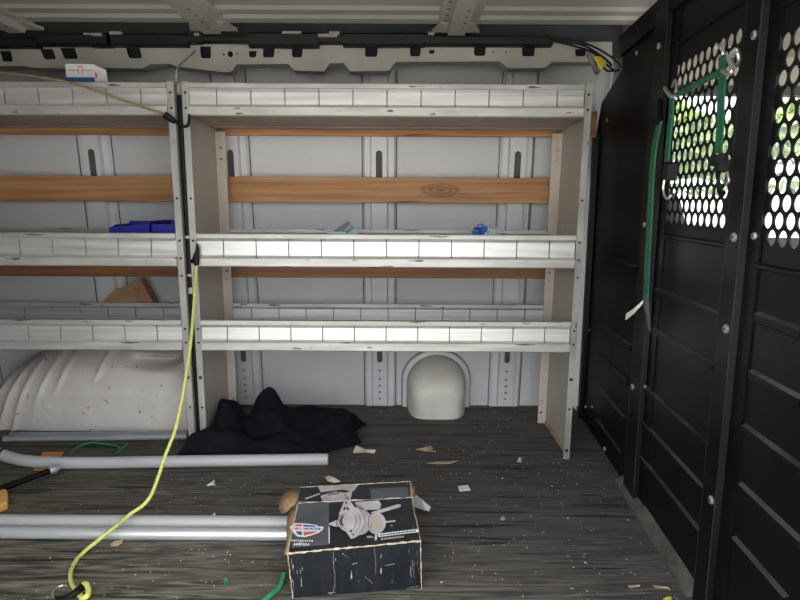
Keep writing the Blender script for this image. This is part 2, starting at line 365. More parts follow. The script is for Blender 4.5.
# roof bows: hat section carriers with gusset ends
for k,xc in enumerate((-1.245,-.613,.178,-1.9)):
    mb=MB(); y0,y1=.75,2.055
    hat=[(-.062,1.391),(-.058,1.388),(-.034,1.388),(-.027,1.366),(.027,1.366),(.034,1.388),(.058,1.388),(.062,1.391),(.062,1.397),(-.062,1.397)]
    mb.prism([(xc+x,y0,z) for x,z in hat],(0,y1-y0,0))
    mb.hexa([(xc-.055,y1-.06,1.386),(xc+.055,y1-.06,1.386),(xc+.078,y1+.02,1.380),(xc-.078,y1+.02,1.380),(xc-.055,y1-.06,1.390),(xc+.055,y1-.06,1.390),(xc+.078,y1+.02,1.390),(xc-.078,y1+.02,1.390)])
    for yy in (1.80,1.86,1.92,1.98):
        for sx in (-.045,.014): mb.disc((xc+sx*.9,yy,1.3655 if abs(sx)<.02 else 1.3878),(0,0,-1),.005,.0006,8,1)
    structure(mb.build('trim_%d'%(k+11),[M['roof'],M['dark']],origin=(xc,1.4,1.38)))
# near side of the body, left of the sliding door opening, and the rear end
structure(MB().box(XL,-.98,.54,.58,-.05,1.31).build('wall_front',M['wall'],origin=(-1.6,.56,0)))
structure(MB().box(XL-.03,XL,.54,2.44,-.05,1.40).build('wall_left',M['wall'],origin=(XL,1.5,0)))

# ------------------------------------------------------------------ upper side rail with punched holes
YR=2.115
def rp(px,py): q=ony(px,py,YR); return (q.x,q.z)
low=[(-160,66),(0,66.5),(26,66),(31,68),(64,68.5),(96,68),(143,68.5),(150,64.5),(171,64),(176,66.5),(226,72.5),(232,71.5),(237,64.5),(288,64),(294,70.5),(324,71.5),(330,63.5),(344,63),(350,71.5),(389,71),(396,62),(500,61.5),(508,68.5),(545,68),(552,62.5),(612,62)]
top=[(612,42),(550,42),(400,43),(200,44),(0,45),(-160,45)]
outl=[rp(*p) for p in low]+[rp(*p) for p in top]
hl=[(0,11,51,62,3),(40,53,49,59.5,4),(60,75,48,59,4),(126,140,48,58.5,3),(200,211,46.5,58.5,1),(249,257,51,57.5,0),(263,275,47,57.5,0),(292,303,47,57.5,0),(365,378,47,57,0),(410,421,47,56.5,0),(429,435,50,54,0),(474,486,47,56,0),(522,535,47,56.5,0),(575,586,49,56.5,0)]
holes=[[rp(a,c),rp(b,c),rp(b+s-.8,d-1.5),rp(b+s-2,d),rp(a+s+1.5,d),rp(a+s,d-1.5)] for a,b,c,d,s in hl]
for px,py,r in ((230.5,54.3,.0095),(224,54.5,.0035),(237.3,54,.0035),(278.5,52,.003),(493,52,.003),(506,52.5,.003)):
    c=rp(px,py); holes.append(circ(c[0],c[1],r,12))
vs,fs=plate_geo(outl,holes,.004)
o=structure(link('trim_21',[V(p.x,YR-p.z,p.y) for p in vs],fs,M['rail'],origin=(0,YR,1.3)))
mb=MB()      # the box of the rail behind its face, and the lower return flange
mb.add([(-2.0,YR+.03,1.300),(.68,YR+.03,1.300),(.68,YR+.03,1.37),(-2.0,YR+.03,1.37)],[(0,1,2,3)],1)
for a,b in zip(low[:-1],low[1:]):
    p,q=rp(*a),rp(*b)
    mb.add([(p[0],YR,p[1]),(q[0],YR,q[1]),(q[0],YR+.045,q[1]-.002),(p[0],YR+.045,p[1]-.002)],[(0,1,2,3)],0)
mb.build('rail_return',[M['rail'],M['dark']],o)

# black wiring loom lying along the roof edge
loom=thing('wiring_loom',(0,2.09,1.33),'long black wiring loom taped along the top edge under the van roof','cable loom')
def lp(px,py): return ony(px,py,2.085)
segs=[(-160,40,37.5,48),(40,95,34.5,46.5),(90,112,33,47),(108,188,33.5,46.5),(186,202,36.5,44),(200,251,37,43),(249,319,33,48),(316,346,37,43.5),(343,400,33.5,47),(398,425,33.8,47),(424,552,36,46.3)]
mb=MB()
for a,b,c,d in segs:
    p,q=lp(a,c),lp(b,d); yy=2.085-.004*((a//7)%3)
    x0,x1,zt,zb=p.x,q.x,p.z,q.z; h=(zt-zb)
    mb.prism([(x0,yy-.012,zb+h*.15),(x0,yy-.003,zb),(x0,yy+.022,zb),(x0,yy+.022,zt),(x0,yy-.003,zt),(x0,yy-.012,zt-h*.15)],(x1-x0,0,0))
mb.build('loom_sleeve',M['duct'],loom)
for a,b,y in ((86,104,35),(112,124,33.5),(196,201,35),(283,302,33.3),(318,338,36),(330,340,33.5),(428,434,34)):
    p,q=lp(a,y),lp(b,y); MB().box(p.x,q.x,2.066,2.09,p.z-.007,p.z+.002).build('loom_tape',M['tape'],loom)

# wires that leave the loom and droop to the corner
w=thing('loose_wiring',ony(590,60,2.05),'black wires drooping from the loom end with a yellow plug beside the black partition','wires')
for pts in ([(548,37),(565,42),(585,46),(604,58),(612,66)],[(549,40),(570,45),(592,52),(606,64),(616,72)],[(552,39),(580,42),(600,50),(615,60),(622,68)],[(600,62),(606,70),(612,71),(620,70)]):
    MB().tube(smoothpath([ony(x,y,2.06-.0006*(x-548)) for x,y in pts],6),.0034,8).build('wire',M['rubber'],w,True)
p=ony(601,66,2.0); mb=MB()
for k in range(4):
    a=ony(595+k*1.6,57+k*.3,2.0+.004*k); b=ony(601+k*1.4,69-k*1.3,1.99+.004*k); mb.tube([a,(a+b)/2+V(0,-.004,0),b],.0045,7)
mb.build('yellow_plug',M['yellowp'],w,True)
s_=thing('bracket_strut',ony(592,60,2.09),'small grey strut from the roof rail down to the shelf corner','strut')
MB().tube([ony(588,54,2.09),ony(597,73,2.06)],.008,8).build('rod',M['tape'],s_,True)
MB().disc(ony(597,72,2.045),(0,-1,.2),.009,.012,10).build('bolt',M['screw'],s_)
tag(MB().tube(smoothpath([ony(195,51,2.085),ony(190,56,2.05),ony(181,64,1.95),ony(176.8,70,1.885),ony(176,77,1.885),ony(176,81,1.888)],6),.0030,8).build('wire_hook',M['tape'],None,True),'thin bright wire hook from the roof rail to the gap between the shelving units','hook')

# ------------------------------------------------------------------ wooden battens screwed to the wall
def batten(x0,x1,z0,z1,m,label,cat='plank',seed=0):
    zc=(z0+z1)/2; yb=wallY(zc)-.036
    o=MB().box(x0,x1,yb-.019,yb,z0,z1).build('wooden_batten',m)
    bevel(o,.002,2); return tag(o,label,cat,'wooden battens on the back wall')
M['knotwood']=knot_mat(M['wood'],.148+.83,.046)
batten(-2.3,.706,1.068,1.158,M['wood'],'top wooden batten on the back wall just below the top shelves')
batten(-2.3,.640,.830,.922,M['knotwood'],'middle wooden batten across the back wall, knotty and fully exposed above the middle shelves')
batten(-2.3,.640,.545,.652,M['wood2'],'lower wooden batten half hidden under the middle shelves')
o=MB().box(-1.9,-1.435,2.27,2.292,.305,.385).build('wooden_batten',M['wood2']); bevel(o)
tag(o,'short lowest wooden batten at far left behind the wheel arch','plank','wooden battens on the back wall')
br=thing('metal_bracket',(-1.39,2.27,.33),'small grey metal bracket at the end of the lowest batten above the wheel arch','bracket')
vs,fs=plate_geo([(-.045,-.02),(.04,-.045),(.065,.035),(-.03,.05)],[circ(.005,0,.012,10)],.004)
link('bracket_plate',[V(-1.39+p.x,2.262-p.z,.345+p.y) for p in vs],fs,M['galv'],br)
MB().disc((-1.385,2.262,.345),(0,-1,0),.011,.006,8).build('bolt',M['dark'],br)

# ------------------------------------------------------------------ shelving units
YF,YB=1.890,2.208
def slotted(mb,x0,x1,xs,z0,z1,y,sgn,c=.003,gap=.0030):
    """row of panel segments between slots, facing -Y (sgn 1) or +Y (-1)"""
    e=[x0]+xs+[x1]
    for i in range(len(e)-1):
        a=e[i]+(gap/2 if i else 0); b=e[i+1]-(gap/2 if i<len(e)-2 else 0)
        h=z1-z0
        pr=[(-.006,z0),(-.001,z0+.006),(.0004,z1-.008),(-.005,z1),(.006,z1),(.006,z0)]
        mb.prism([(a,y+sgn*d,z) for d,z in pr],(b-a,0,0),0)
def make_shelving(x0,x1,name,label):
    W=x1-x0
    root=thing(name,((x0+x1)/2,2.05,0),label,'shelving unit','aluminium van shelving units')
    xs=[x0+W*k/12 for k in range(1,12)]
    lx0,lx1=x0+.0205,x1-.0225
    for zt,zb in ((1.185,1.088),(.733,.629),(.458,.359)):
        pan=MB().box(x0+.004,x1-.004,YF+.012,YB-.012,zb+.004,zb+.0065)
        pan.box(x0+.004,x1-.004,YB-.05,YB-.004,zb-.001,zb+.003)
        pan=pan.build('shelf',M['pan'],root)
        mb=MB(); h=zt-zb
        # top bead, slotted panel, bottom bead
        mb.prism([(lx0,YF-.004,zt-.001),(lx0,YF-.005,zt-.004),(lx0,YF-.005,zt-.0145),(lx0,YF-.002,zt-.017),(lx0,YF+.012,zt-.017),(lx0,YF+.012,zt)],(lx1-lx0,0,0),1)
        mb.prism([(lx0,YF+.010,zb+.029),(lx0,YF-.003,zb+.029),(lx0,YF-.006,zb+.026),(lx0,YF-.006,zb+.003),(lx0,YF-.003,zb),(lx0,YF+.014,zb)],(lx1-lx0,0,0),1)
        slotted(mb,lx0,lx1,xs,zb+.029,zt-.017,YF+.004,1)
        mb.box(lx0,lx1,YF+.0105,YF+.012,zb+.02,zt-.01,2)
        mb.build('front_lip',[M['alu'],M['alu_bead'],M['slot']],pan)
        mb=MB()
        mb.prism([(lx0,YB-.014,zt),(lx0,YB-.014,zt-.012),(lx0,YB,zt-.012),(lx0,YB,zt)],(lx1-lx0,0,0),1)
        mb.prism([(lx0,YB-.016,zb+.03),(lx0,YB-.016,zb),(lx0,YB,zb),(lx0,YB,zb+.03)],(lx1-lx0,0,0),1)
        slotted(mb,lx0,lx1,xs,zb+.03,zt-.012,YB-.010,1)
        mb.box(lx0,lx1,YB-.003,YB-.002,zb+.02,zt-.005,2)
        mb.build('rear_lip',[M['alu'],M['alu_bead'],M['slot']],pan)
    for s,x in ((1,x0),(-1,x1)):
        p=MB().box(min(x,x+s*.0025),max(x,x+s*.0025),YF+.002,YB,0.0,1.183).build('end_panel',M['galv'],root)
        # rear flange turned inwards, with bolt holes
        hs=[circ(.018,z,.005,8) for z in (.045,.09,.55,.58,.80,.98,1.02,.30)]
        vs,fs=plate_geo([(0,.002),(.030,.002),(.036,1.075),(0,1.075)],hs,.0025)
        link('rear_flange',[V(x+s*(.003+q.x),YB-.018-q.z,q.y) for q in vs],fs,M['flange_reflect'],p)
        # front post: folded edge strip with bolts
        mb=MB()
        mb.box(min(x,x+s*.0205),max(x,x+s*.0205),YF-.004,YF+.001,0,1.187)
        mb.box(min(x+s*.0025,x+s*.005),max(x+s*.0025,x+s*.005),YF,YF+.045,0,1.08)
        pst=mb.build('front_post',M['post'],root)
        for z in (1.155,1.11,.84,.71,.655,.43,.385,.60,.27,.03,.17): MB().disc((x+s*.0105,YF-.004,z),(0,-1,0),.0042 if z not in (.27,.03) else .006,.0012,8).build('bolt',M['slot'],pst)
        if s==-1:
            mb=MB()
            for i in range(9):
                y=YF+.03+i*.034; mb.box(x-.006,x-.0028,y,y+.02,.0,.012+.012*random.random())
            mb.build('rust_edge',M['card'],p)
    return root
def rack(o,x0,x1,dl,dr):      # the units stand slightly racked: ends lean sideways and the foot comes forward
    L=ORG.get(o)
    if o.type=='MESH':
        for v in o.data.vertices:
            p=v.co+L; k=1-p.z/1.185; fx=(p.x-x0)/(x1-x0)
            v.co.x+=(dl+(dr-dl)*fx)*k; v.co.y-=.020*k*max(0,min(1,(YB-p.y)/(YB-YF)))
    for c in o.children: rack(c,x0,x1,dl,dr)
X0,X1=-.662,.577
unit=make_shelving(X0,X1,'shelving_unit','large aluminium shelving unit, complete in view, left of the black partition')
rack(unit,X0,X1,.012,-.017)
XL0,XL1=X0-.024-(X1-X0),X0-.024
u2=make_shelving(XL0,XL1,'shelving_unit','aluminium shelving unit at the left edge, standing over the wheel arch')
rack(u2,XL0,XL1,.018,.018)
XE=X0-.024

gp=thing('black_pole',(X0-.012,YF+.012,0.03),'slim black pole clamped in the gap between the two shelving units','pole')
def gx(z): return (X0-.012+.015*(1-z/1.185),YF+.012-.018*(1-z/1.185),z)
MB().tube([gx(.04),gx(1.15)],.0088,10).build('tube',M['rubber'],gp,True)
MB().tube([gx(1.15),gx(1.168),gx(1.185)],[.0095,.0095,.006],10).build('metal_tip',M['tape'],gp,True)
for z in (.60,.545,.07,.72): MB().tube([gx(z-.004),gx(z+.004 if z!=.545 else z+.016)],.0102,10).build('clamp_ring',M['post'],gp,True)

# ------------------------------------------------------------------ wheel arch, arched housing, floor bars
ax,arz=-1.05,.325; ay=2.09
vs=[];fs=[];NT,NR=150,70
def arch_pt(th,r):
    c,s=math.cos(th),math.sin(th); n=2.5 if c>=0 else 2.0
    ex=abs(c)**(2/n)*(.352 if c>=0 else -.55); ez=abs(s)**(2/n)*arz
    x=ax+ex*r; z=ez*r
    lean=.50*max(0,z-.13)**1.1
    y=ay+lean+(.270-lean)*(1-(max(0,1-r**9))**.5)
    # pressed ribs over the shoulder
    g=max(0,min(1,(r-.52)/.14))*max(0,min(1,(1-r)/.06))
    for k in (-1.456,-1.404,-1.353,-1.290,-1.232,-1.104): y-=.011*g*math.exp(-((x-k-.30*(z-.20))/.0095)**2)
    # crumpled dents at the right shoulder
    def D(a,b,sx,sz,sl): return math.exp(-((x-a)/sx)**4-((z-b-sl*(x-a))/sz)**2)
    y+=.050*D(-.90,.243,.075,.015,-.10)-.022*D(-.90,.272,.085,.014,-.12)-.010*D(-.90,.213,.08,.012,-.1)+.055*D(-.80,.262,.05,.016,.15)-.02*D(-.80,.235,.05,.012,.15)
    y+=.005*noise.noise(V(x*9,z*9,3))+.0015*noise.noise(V(x*40,z*40,3))
    return V(x,y,z)
for i in range(NT+1):
    for j in range(NR+1): vs.append(arch_pt(math.pi*i/NT,(j/NR)**.7))
for i in range(NT):
    for j in range(NR): a=i*(NR+1)+j; fs.append((a,a+1,a+NR+2,a+NR+1))
o=link('wheel_arch',vs,fs,M['arch'],None,True); tag(o,'scuffed off-white ribbed wheel arch under the left shelving unit','wheel arch')

# arched cap against the wall
hx=ony(437,405,2.3).x; hw=.118; hz=.225
hh=thing('arched_housing',(hx,2.28,0),'cream arched housing with a rim on the floor against the back wall','housing')
vs=[];fs=[];N1,N2=40,24
def upt(t,w,h):      # t 0..1 along inverted U from left foot to right foot
    hl=h-w; L=2*hl+math.pi*w; d=t*L
    if d<hl: return (-w,d)
    if d>L-hl: return (w,L-d)
    a=math.pi-(d-hl)/w; return (w*math.cos(a),hl+w*math.sin(a))
for j in range(N2+1):
    r=1-(j/N2)**1.6
    for i in range(N1+1):
        bx,bz=upt(i/N1,hw,hz); x,z=bx*r,bz*r
        dep=.165*(1-r**5)**.5*(1-.80*(z/hz)**3.2)**.5
        vs.append(V(hx+x,wallY(z)-.004-dep,z))
for j in range(N2):
    for i in range(N1): a=j*(N1+1)+i; fs.append((a,a+1,a+N1+2,a+N1+1))
link('shell',vs,fs,M['housing'],hh,True)
mb=MB()
ri=[upt(i/40,hw+.002,hz+.002) for i in range(41)]; ro=[upt(i/40,hw+.019,hz+.019) for i in range(41)]
vs=[];fs=[]
for (a,b),(c,d) in zip(ri,ro):
    vs += [V(hx+a,wallY(b)-.026,b),V(hx+c,wallY(d)-.020,d),V(hx+c,wallY(d)-.001,d)]
for i in range(40): q=i*3; fs += [(q,q+1,q+4,q+3),(q+1,q+2,q+5,q+4)]
link('rim',vs,fs,M['rib'],hh,True)
mb.tube([V(hx+a*1.17,wallY(b)-.003,b*1.088) for a,b in ri],.0018,6).build('rim_sealer',M['seal'],hh,True)

def bar(px0,py0,px1,py1,z,r,name,m,label,cat,group=None):
    o=MB().tube([onz(px0,py0,z),onz(px1,py1,z)],r,12).build(name,m,None,True); tag(o,label,cat,group); return o
bar(10,434.5,187,433,.009,.008,'metal_rod',M['steelbar'],'thinner grey metal rod lying on the floor against the wheel arch','rod','grey rods by the wheel arch')
bar(4,439,187,436.5,.0115,.011,'metal_rod',M['steelbar'],'thicker grey metal rod on the floor, nearer of two by the wheel arch','rod','grey rods by the wheel arch')

# ------------------------------------------------------------------ things on the shelves
def bin_(p,w,d,h,tilt,label):
    """open-fronted stacking bin"""
    r=thing('storage_bin',p,label,'storage bin','blue bins on the left middle shelf')
    x,y,z=p; t=.003; mb=MB()
    mb.box(x-w/2,x+w/2,y-d/2,y+d/2,z,z+t)
    mb.box(x-w/2,x+w/2,y+d/2-t,y+d/2,z,z+h)
    for s in (-1,1):
        a=x+s*w/2; b=a-s*t
        mb.prism([(a,y+d/2,z),(a,y+d/2,z+h+tilt*s*w/2),(a,y-d/4,z+h+tilt*s*w/2),(a,y-d/2,z+h*.92+tilt*s*w/2),(a,y-d/2,z)],(b-a,0,0))
    mb.hexa([(x-w/2,y-d/2,z),(x+w/2,y-d/2,z),(x+w/2,y-d/2+t,z),(x-w/2,y-d/2+t,z),(x-w/2,y-d/2-.006,z+h*.93-tilt*w/2),(x+w/2,y-d/2-.006,z+h*.93+tilt*w/2),(x+w/2,y-d/2+t-.006,z+h*.93+tilt*w/2),(x-w/2,y-d/2+t-.006,z+h*.93-tilt*w/2)])
    mb.build('bin_body',M['blue'],r)
    MB().box(x-w/2-.004,x+w/2+.004,y+d/2,y+d/2+.006,z+h-.012,z+h+.002).build('rim',M['blue'],r)
    return r
zp=.629+.0066
a=ony(111,230,1.96).x; b=ony(150.5,230,1.96).x; c=ony(176,230,1.96).x
bin_((( a+b)/2,2.03,zp),b-a,.15,.126,.10,'left blue plastic bin, with a sloping rim, on the left middle shelf')
bin_(((b+c)/2+.018,2.03,zp),c-b+.018,.15,.131,0,'right blue plastic bin tucked behind the post on the left middle shelf')

# tilted open carton behind the left lower shelf
ct=thing('cardboard_carton',(-1.02,2.27,.46),'brown tilted open cardboard carton behind the lowest left shelf','carton')
def cp(px,py,Y): return ony(px,py,Y)
A=[cp(101,304,2.245),cp(113,291,2.245),cp(140,279,2.24),cp(154,304,2.245),cp(139,304,2.236),cp(132,287.5,2.238)]
low_=V(0,.03,-.085)
mb=MB()
mb.prism([A[0],A[1],A[5],A[4]],(0,.045,0),0)
mb.prism([A[1],A[2],A[5]],(0,.045,0),0)
mb.build('carton_flap',M['card'],ct)
mb=MB(); mb.prism([A[5],A[2],A[3],A[4]],(0,.045,0),0); mb.build('carton_side',M['wood2'],ct)
q=[A[0],A[4],A[3]]
MB().hexa([(A[0].x+.01,2.245,.330),(A[3].x-.01,2.245,.330),(A[3].x-.01,2.285,.330),(A[0].x+.01,2.285,.330),(A[0].x,2.245,A[0].z),(A[3].x,2.245,A[3].z),(A[3].x,2.285,A[3].z),(A[0].x,2.285,A[0].z)]).build('carton_body',M['card'],ct)

# clear scrap of plastic and blue wrapper on the middle shelf
g=thing('plastic_scrap',ony(336,240,2.0),'folded grey and pale blue plastic film scrap on the middle shelf, left of the rib','plastic scrap')
zf=zp+.004
def sh(px,py,Y): return ony(px,py,Y)
def sheet(name,pts,m,root,th=.002):
    p=[Vector(q) for q in pts]; return MB().prism(p,(0,th,.0),0).build(name,m,root)
mb=MB().add([sh(325,241,1.99),sh(335,241,1.985),sh(351,223,2.03),sh(348.5,221,2.04),sh(331,233,2.03)],[(0,1,2,3,4)])
o=mb.build('grey_fold',M['greyplastic'],g); sm=o.modifiers.new('s','SOLIDIFY'); sm.thickness=.002
mb=MB().add([sh(343,241,1.975),sh(355.5,228,2.0),sh(358,241,1.972),sh(362,241,1.98),sh(336,241,1.98),sh(348,230,2.02),sh(351,224,2.031)],[(0,2,1),(1,2,3),(4,0,1,5),(5,1,6)])
o=mb.build('blue_fold',M['plastic'],g); sm=o.modifiers.new('s','SOLIDIFY'); sm.thickness=.002
MB().box(g.location.x-.03,g.location.x+.035,1.98,2.05,zp+.0005,zp+.10).build('crumple',M['plastic'],g)
def crumple(name,c,rx,ry,rz,m,parent=None,seed=0,sub=3,amp=.45,origin=None):
    bm=bmesh.new(); bmesh.ops.create_icosphere(bm,subdivisions=sub,radius=1)
    for v in bm.verts:
        k=1+amp*noise.noise(v.co*2.3+V(seed,seed*2,0))+amp*.6*noise.noise(v.co*5+V(seed,0,9)); v.co=V(v.co.x*rx*k,v.co.y*ry*k,v.co.z*rz*k)+Vector(c)
    zmin=min(v.co.z for v in bm.verts)
    vs=[v.co.copy() for v in bm.verts]; fs=[tuple(v.index for v in f.verts) for f in bm.faces]; bm.free()
    return link(name,vs,fs,m,parent,False)
wb=thing('crumpled_wrapper',(ony(485,232,1.99).x,1.99,zp),'crumpled blue and silver wrapper on the middle shelf towards the right','wrapper')
wx=wb.location.x
crumple('blue_part',(wx-.010,1.985,zp+.104),.030,.03,.020,M['foil_b'],wb,3)
crumple('silver_part',(wx+.014,1.975,zp+.094),.034,.025,.022,M['foil_w'],wb,8)
crumple('wrapper_base',(wx,1.99,zp+.046),.040,.032,.038,M['foil_w'],wb,5)
crumple('foil_tail',(wx+.05,1.99,zp+.088),.035,.02,.010,M['greyplastic'],wb,11)

# white box on the top left shelf
zt_=1.088+.0066
q0=ony(69,80,1.965); q1=ony(97,80,1.965)
wbx=thing('small_box',((q0.x+q1.x)/2,1.99,zt_),'small white and blue cardboard box standing on the top left shelf','box')
MB().box(q0.x,q1.x,1.95,2.03,zt_,ony(80,64,1.95).z).build('carton',M['white'],wbx)
mb=MB(); zz=ony(80,77.3,1.949).z
mb.box(q0.x,q1.x,1.9485,1.95,zt_+.002,zz); mb.build('blue_band',M['pblue'],wbx)
mb=MB(); zl=ony(80,70.3,1.949).z; zm=ony(80,66.5,1.949).z; zn=ony(80,73.5,1.949).z
xm=lambda f:q0.x+(q1.x-q0.x)*f
mb.box(xm(.08),xm(.46),1.9485,1.95,zl-.001,zl+.001); mb.box(xm(.58),xm(.98),1.9485,1.95,zl-.001,zl+.001)
mb.box(xm(.45),xm(.47),1.9485,1.95,zn,zm); mb.box(xm(.58),xm(.60),1.9485,1.95,zn,zm); mb.box(xm(.45),xm(.60),1.9485,1.95,zm,zm+.002)
mb.build('printed_lines',M['red'],wbx)
zt2=ony(80,64,1.95).z
mb=MB(); a0=q1.x
mb.hexa([(a0,1.952,zt2-.05),(a0+.034,1.965,zt2-.055),(a0+.034,1.968,zt2-.055),(a0,1.955,zt2-.05),(a0,1.952,zt2-.003),(a0+.030,1.965,zt2-.014),(a0+.030,1.968,zt2-.014),(a0,1.955,zt2-.003)])
mb.build('open_flap',M['paper'],wbx)
mb=MB(); mb.add([(a0+.002,1.951,zt2-.02),(a0+.010,1.954,zt2-.032),(a0+.002,1.951,zt2-.046)],[(0,1,2)]); mb.build('red_mark',M['red'],wbx)

# tan cord across the top left shelf to a black clip, black strap over the posts
cordpts=[(-170,60,2.10),(-120,62.5,2.0),(-60,66,1.91),(0,72.5,1.875),(40,77,1.87),(75,84,1.866),(120,99,1.866),(166,115,1.868)]
tc=thing('tan_cord',ony(75,84,1.866),'thin tan cord slung across the front of the top left shelf','cord')
MB().tube(smoothpath([ony(*p) for p in cordpts],6),.0034,8).build('cord',M['tan'],tc,True)
ck=thing('strap_clip',ony(170,118,1.868),'black clip and strap hooked around the posts under the top shelves','clip')
mb=MB(); c0,c1=ony(165,115,1.868),ony(174,121,1.868); dv=(c1-c0)
mb.tube([c0-dv*.05,c0,c1,c1+dv*.1],[.005,.0115,.009,.006],8); mb.build('clip_body',M['rubber'],ck,True)
MB().tube(smoothpath([ony(174,121,1.868),ony(179,123,1.865),ony(184,126.5,1.866),ony(188,125,1.868),ony(189.3,118,1.875),ony(189,112,1.90)],6),.0042,8).build('strap',M['rubber'],ck,True)

# yellow rope tied to the post, running to the floor
yr=thing('yellow_rope',ony(196,265,1.87),'yellow rope hanging from the shelf post down across the floor','rope')
RP=[ony(196.6,264,1.873),ony(196,275,1.862)]
for x,y,s in ((191,340,.32),(184,388,.50),(176,427,.635),(165.5,455,.725),(150,497,.86)):
    RP.append(ony(x,y,1.87-.52*s))
RP+= [onz(129,515,.056),onz(113,528.5,.047),onz(104,535.5,.038),onz(95,543,.022),onz(85,551,.010),onz(75,562,.0072),onz(70.5,574,.0072),onz(72,584,.0072),onz(76,590,.009)]
rope=smoothpath(RP,10)
MB().tube(rope,.0046,10).build('rope_line',M['rope'],yr,True)
kp=[onz(76,589,.009),onz(81,586,.018),onz(86,584,.024),onz(88.5,590,.022),onz(87,596,.018),onz(82,598,.012),onz(80,594,.008)]
MB().tube(smoothpath(kp,6),.0056,10).build('knot',M['rope'],yr,True)
mb=MB(); mb.tube(smoothpath([onz(82,586,.018),onz(76,592,.02),onz(66,597,.014),onz(56,598,.008)],6),[.008]*7+[.006]*6+[.004]*6,8); mb.build('black_hook',M['rubber'],yr,True)
MB().tube(smoothpath([onz(66,596,.008),onz(56,599,.006),onz(52.5,595,.005),onz(55,589,.005),onz(62,585.5,.005),onz(68,586,.005)],6),.0022,8).build('wire_loop',M['hook'],yr,True)
mb=MB(); p=ony(196,254,1.87)
mb.tube([ony(197,244,1.872),ony(197.5,250,1.868),ony(196,258,1.866),ony(196.5,265,1.868)],[.003,.006,.011,.008],8)
mb.tube([ony(191,262,1.868),ony(197,258,1.866)],[.005,.008],8); mb.build('top_hook',M['rubber'],yr,True)

# ------------------------------------------------------------------ black cloth heap on the floor (a height field with folds)
cx0,cx1,cy0,cy1=-.775,-.075,1.812,2.235
NX,NY=150,84
def G(x,y,a,b,s,t): return math.exp(-((x-a)/s)**2-((y-b)/t)**2)
def cloth_h(x,y):
    # footprint: signed distance like mask
    nx=noise.noise(V(x*6,y*6,1))*.03
    left=(x+.755+nx)/.09
    right=(-.135-.02*math.sin(y*25)-x+nx)/.035
    front=(y-(1.868+.115*max(0,(x+.34)/.22)**1.5 if x>-.34 else y-0)-0+nx*.4)/.025 if x>-.34 else (y-(1.818 if x<-.6 else 1.818+.05*min(1,(x+.6)/.12))+nx*.2)/.02
    bk=2.19+.03*math.sin(x*14) if x>-.62 else 2.05
    back=(bk-y+nx)/.03
    if x<-.630: back=min(back,(1.863-y)/.006)
    m=max(0,min(1,left,right,front,back)); m=m*m*(3-2*m)
    h=.026+.010*noise.noise(V(x*5,y*5,7))
    def B(a,b,sx,sy,rot=0):
        dx,dy=x-a,y-b; c,q=math.cos(rot),math.sin(rot); u=(dx*c+dy*q)/sx; w=(-dx*q+dy*c)/sy
        return math.exp(-(u*u+w*w)**2)
    h+=.108*B(-.592,1.985,.056,.08,.3)+.045*B(-.58,1.90,.08,.05)+.050*B(-.648,1.846,.055,.03)
    h+=.070*B(-.487,2.10,.055,.06)+.035*B(-.47,2.03,.09,.08)
    h+=.035*B(-.40,2.06,.12,.10)+.032*B(-.27,2.08,.15,.08)+.022*B(-.19,2.03,.07,.07)
    for (nx_,ny_,of,a,f) in ((3,5,2.2,.020,4),(5,-4,5.1,.013,4),(9,3,8.4,.006,3)):
        r=1-abs(noise.noise(V(x*nx_+y*2,y*ny_-x*1.5,of))); h+=a*(r**f-.3)
    h+=.014*math.exp(-((y-1.93-.45*(x+.4))/.022)**2)+.012*math.exp(-((y-2.0+.5*(x+.45))/.022)**2)
    h=max(h,.008)
    return h*m, m
vs=[];fs=[];idx={}
for j in range(NY+1):
    for i in range(NX+1):
        x=cx0+(cx1-cx0)*i/NX; y=cy0+(cy1-cy0)*j/NY; h,m=cloth_h(x,y)
        if m>0: idx[i,j]=len(vs); vs.append(V(x,y,h+.003))
for j in range(NY):
    for i in range(NX):
        q=[(i,j),(i+1,j),(i+1,j+1),(i,j+1)]
        if all(k in idx for k in q): fs.append(tuple(idx[k] for k in q))
o=link('black_cloth',vs,fs,M['cloth'],None,True); tag(o,'rumpled black cloth heap on the floor beside the shelf post','cloth')

# ------------------------------------------------------------------ pipes
rp_=.0185
P0=[onz(-40,444,.055),onz(-12,450,.036),onz(8,457,.024),onz(30,461.5,rp_+.003),onz(60,462.8,rp_+.003),onz(110,462.8,rp_),onz(200,461,rp_),onz(328,459.3,rp_)]
pp=thing('conduit_pipe',onz(190,461,0),'long grey plastic conduit with a bent left end, lying behind the other pipes','pipe')
pts=smoothpath(P0[:6],8)+[P0[6],P0[7]]
MB().tube(pts,rp_,18,cap=False).build('pipe_tube',M['pvc'],pp,True)
d=(P0[7]-P0[6]).normalized()
MB().tube([P0[7]-d*.03,P0[7]-d*.001],rp_*.86,16).build('pipe_bore',M['tape'],pp,True)
dd=(P0[0]-P0[1]).normalized()
p=onz(3,455,.027); MB().tube([p-V(.003,0,0),p+V(.002,0,0)],rp_+.0025,16).build('end_ring',M['rubber'],pp,True)
a0,b0=onz(-60,521.5,.0185),onz(420,524,.0185)
a1,b1=onz(-60,532,.0145),onz(420,535.5,.0145)
def upto(a,b,X): t=(X-a.x)/(b.x-a.x); return a+(b-a)*t
bx=onz(287,560,.02).x
o=MB().tube([a0,upto(a0,b0,bx-.001)],.0185,16).build('conduit_pipe',M['pvc2'],None,True); tag(o,'straight pale grey plastic pipe running to the box, behind the shiny metal tube','pipe')
o=MB().tube([a1,upto(a1,b1,bx-.004)],.0150,16).build('metal_tube',M['emt'],None,True); tag(o,'shiny galvanised metal tube on the floor in front of the pale plastic pipe','pipe')

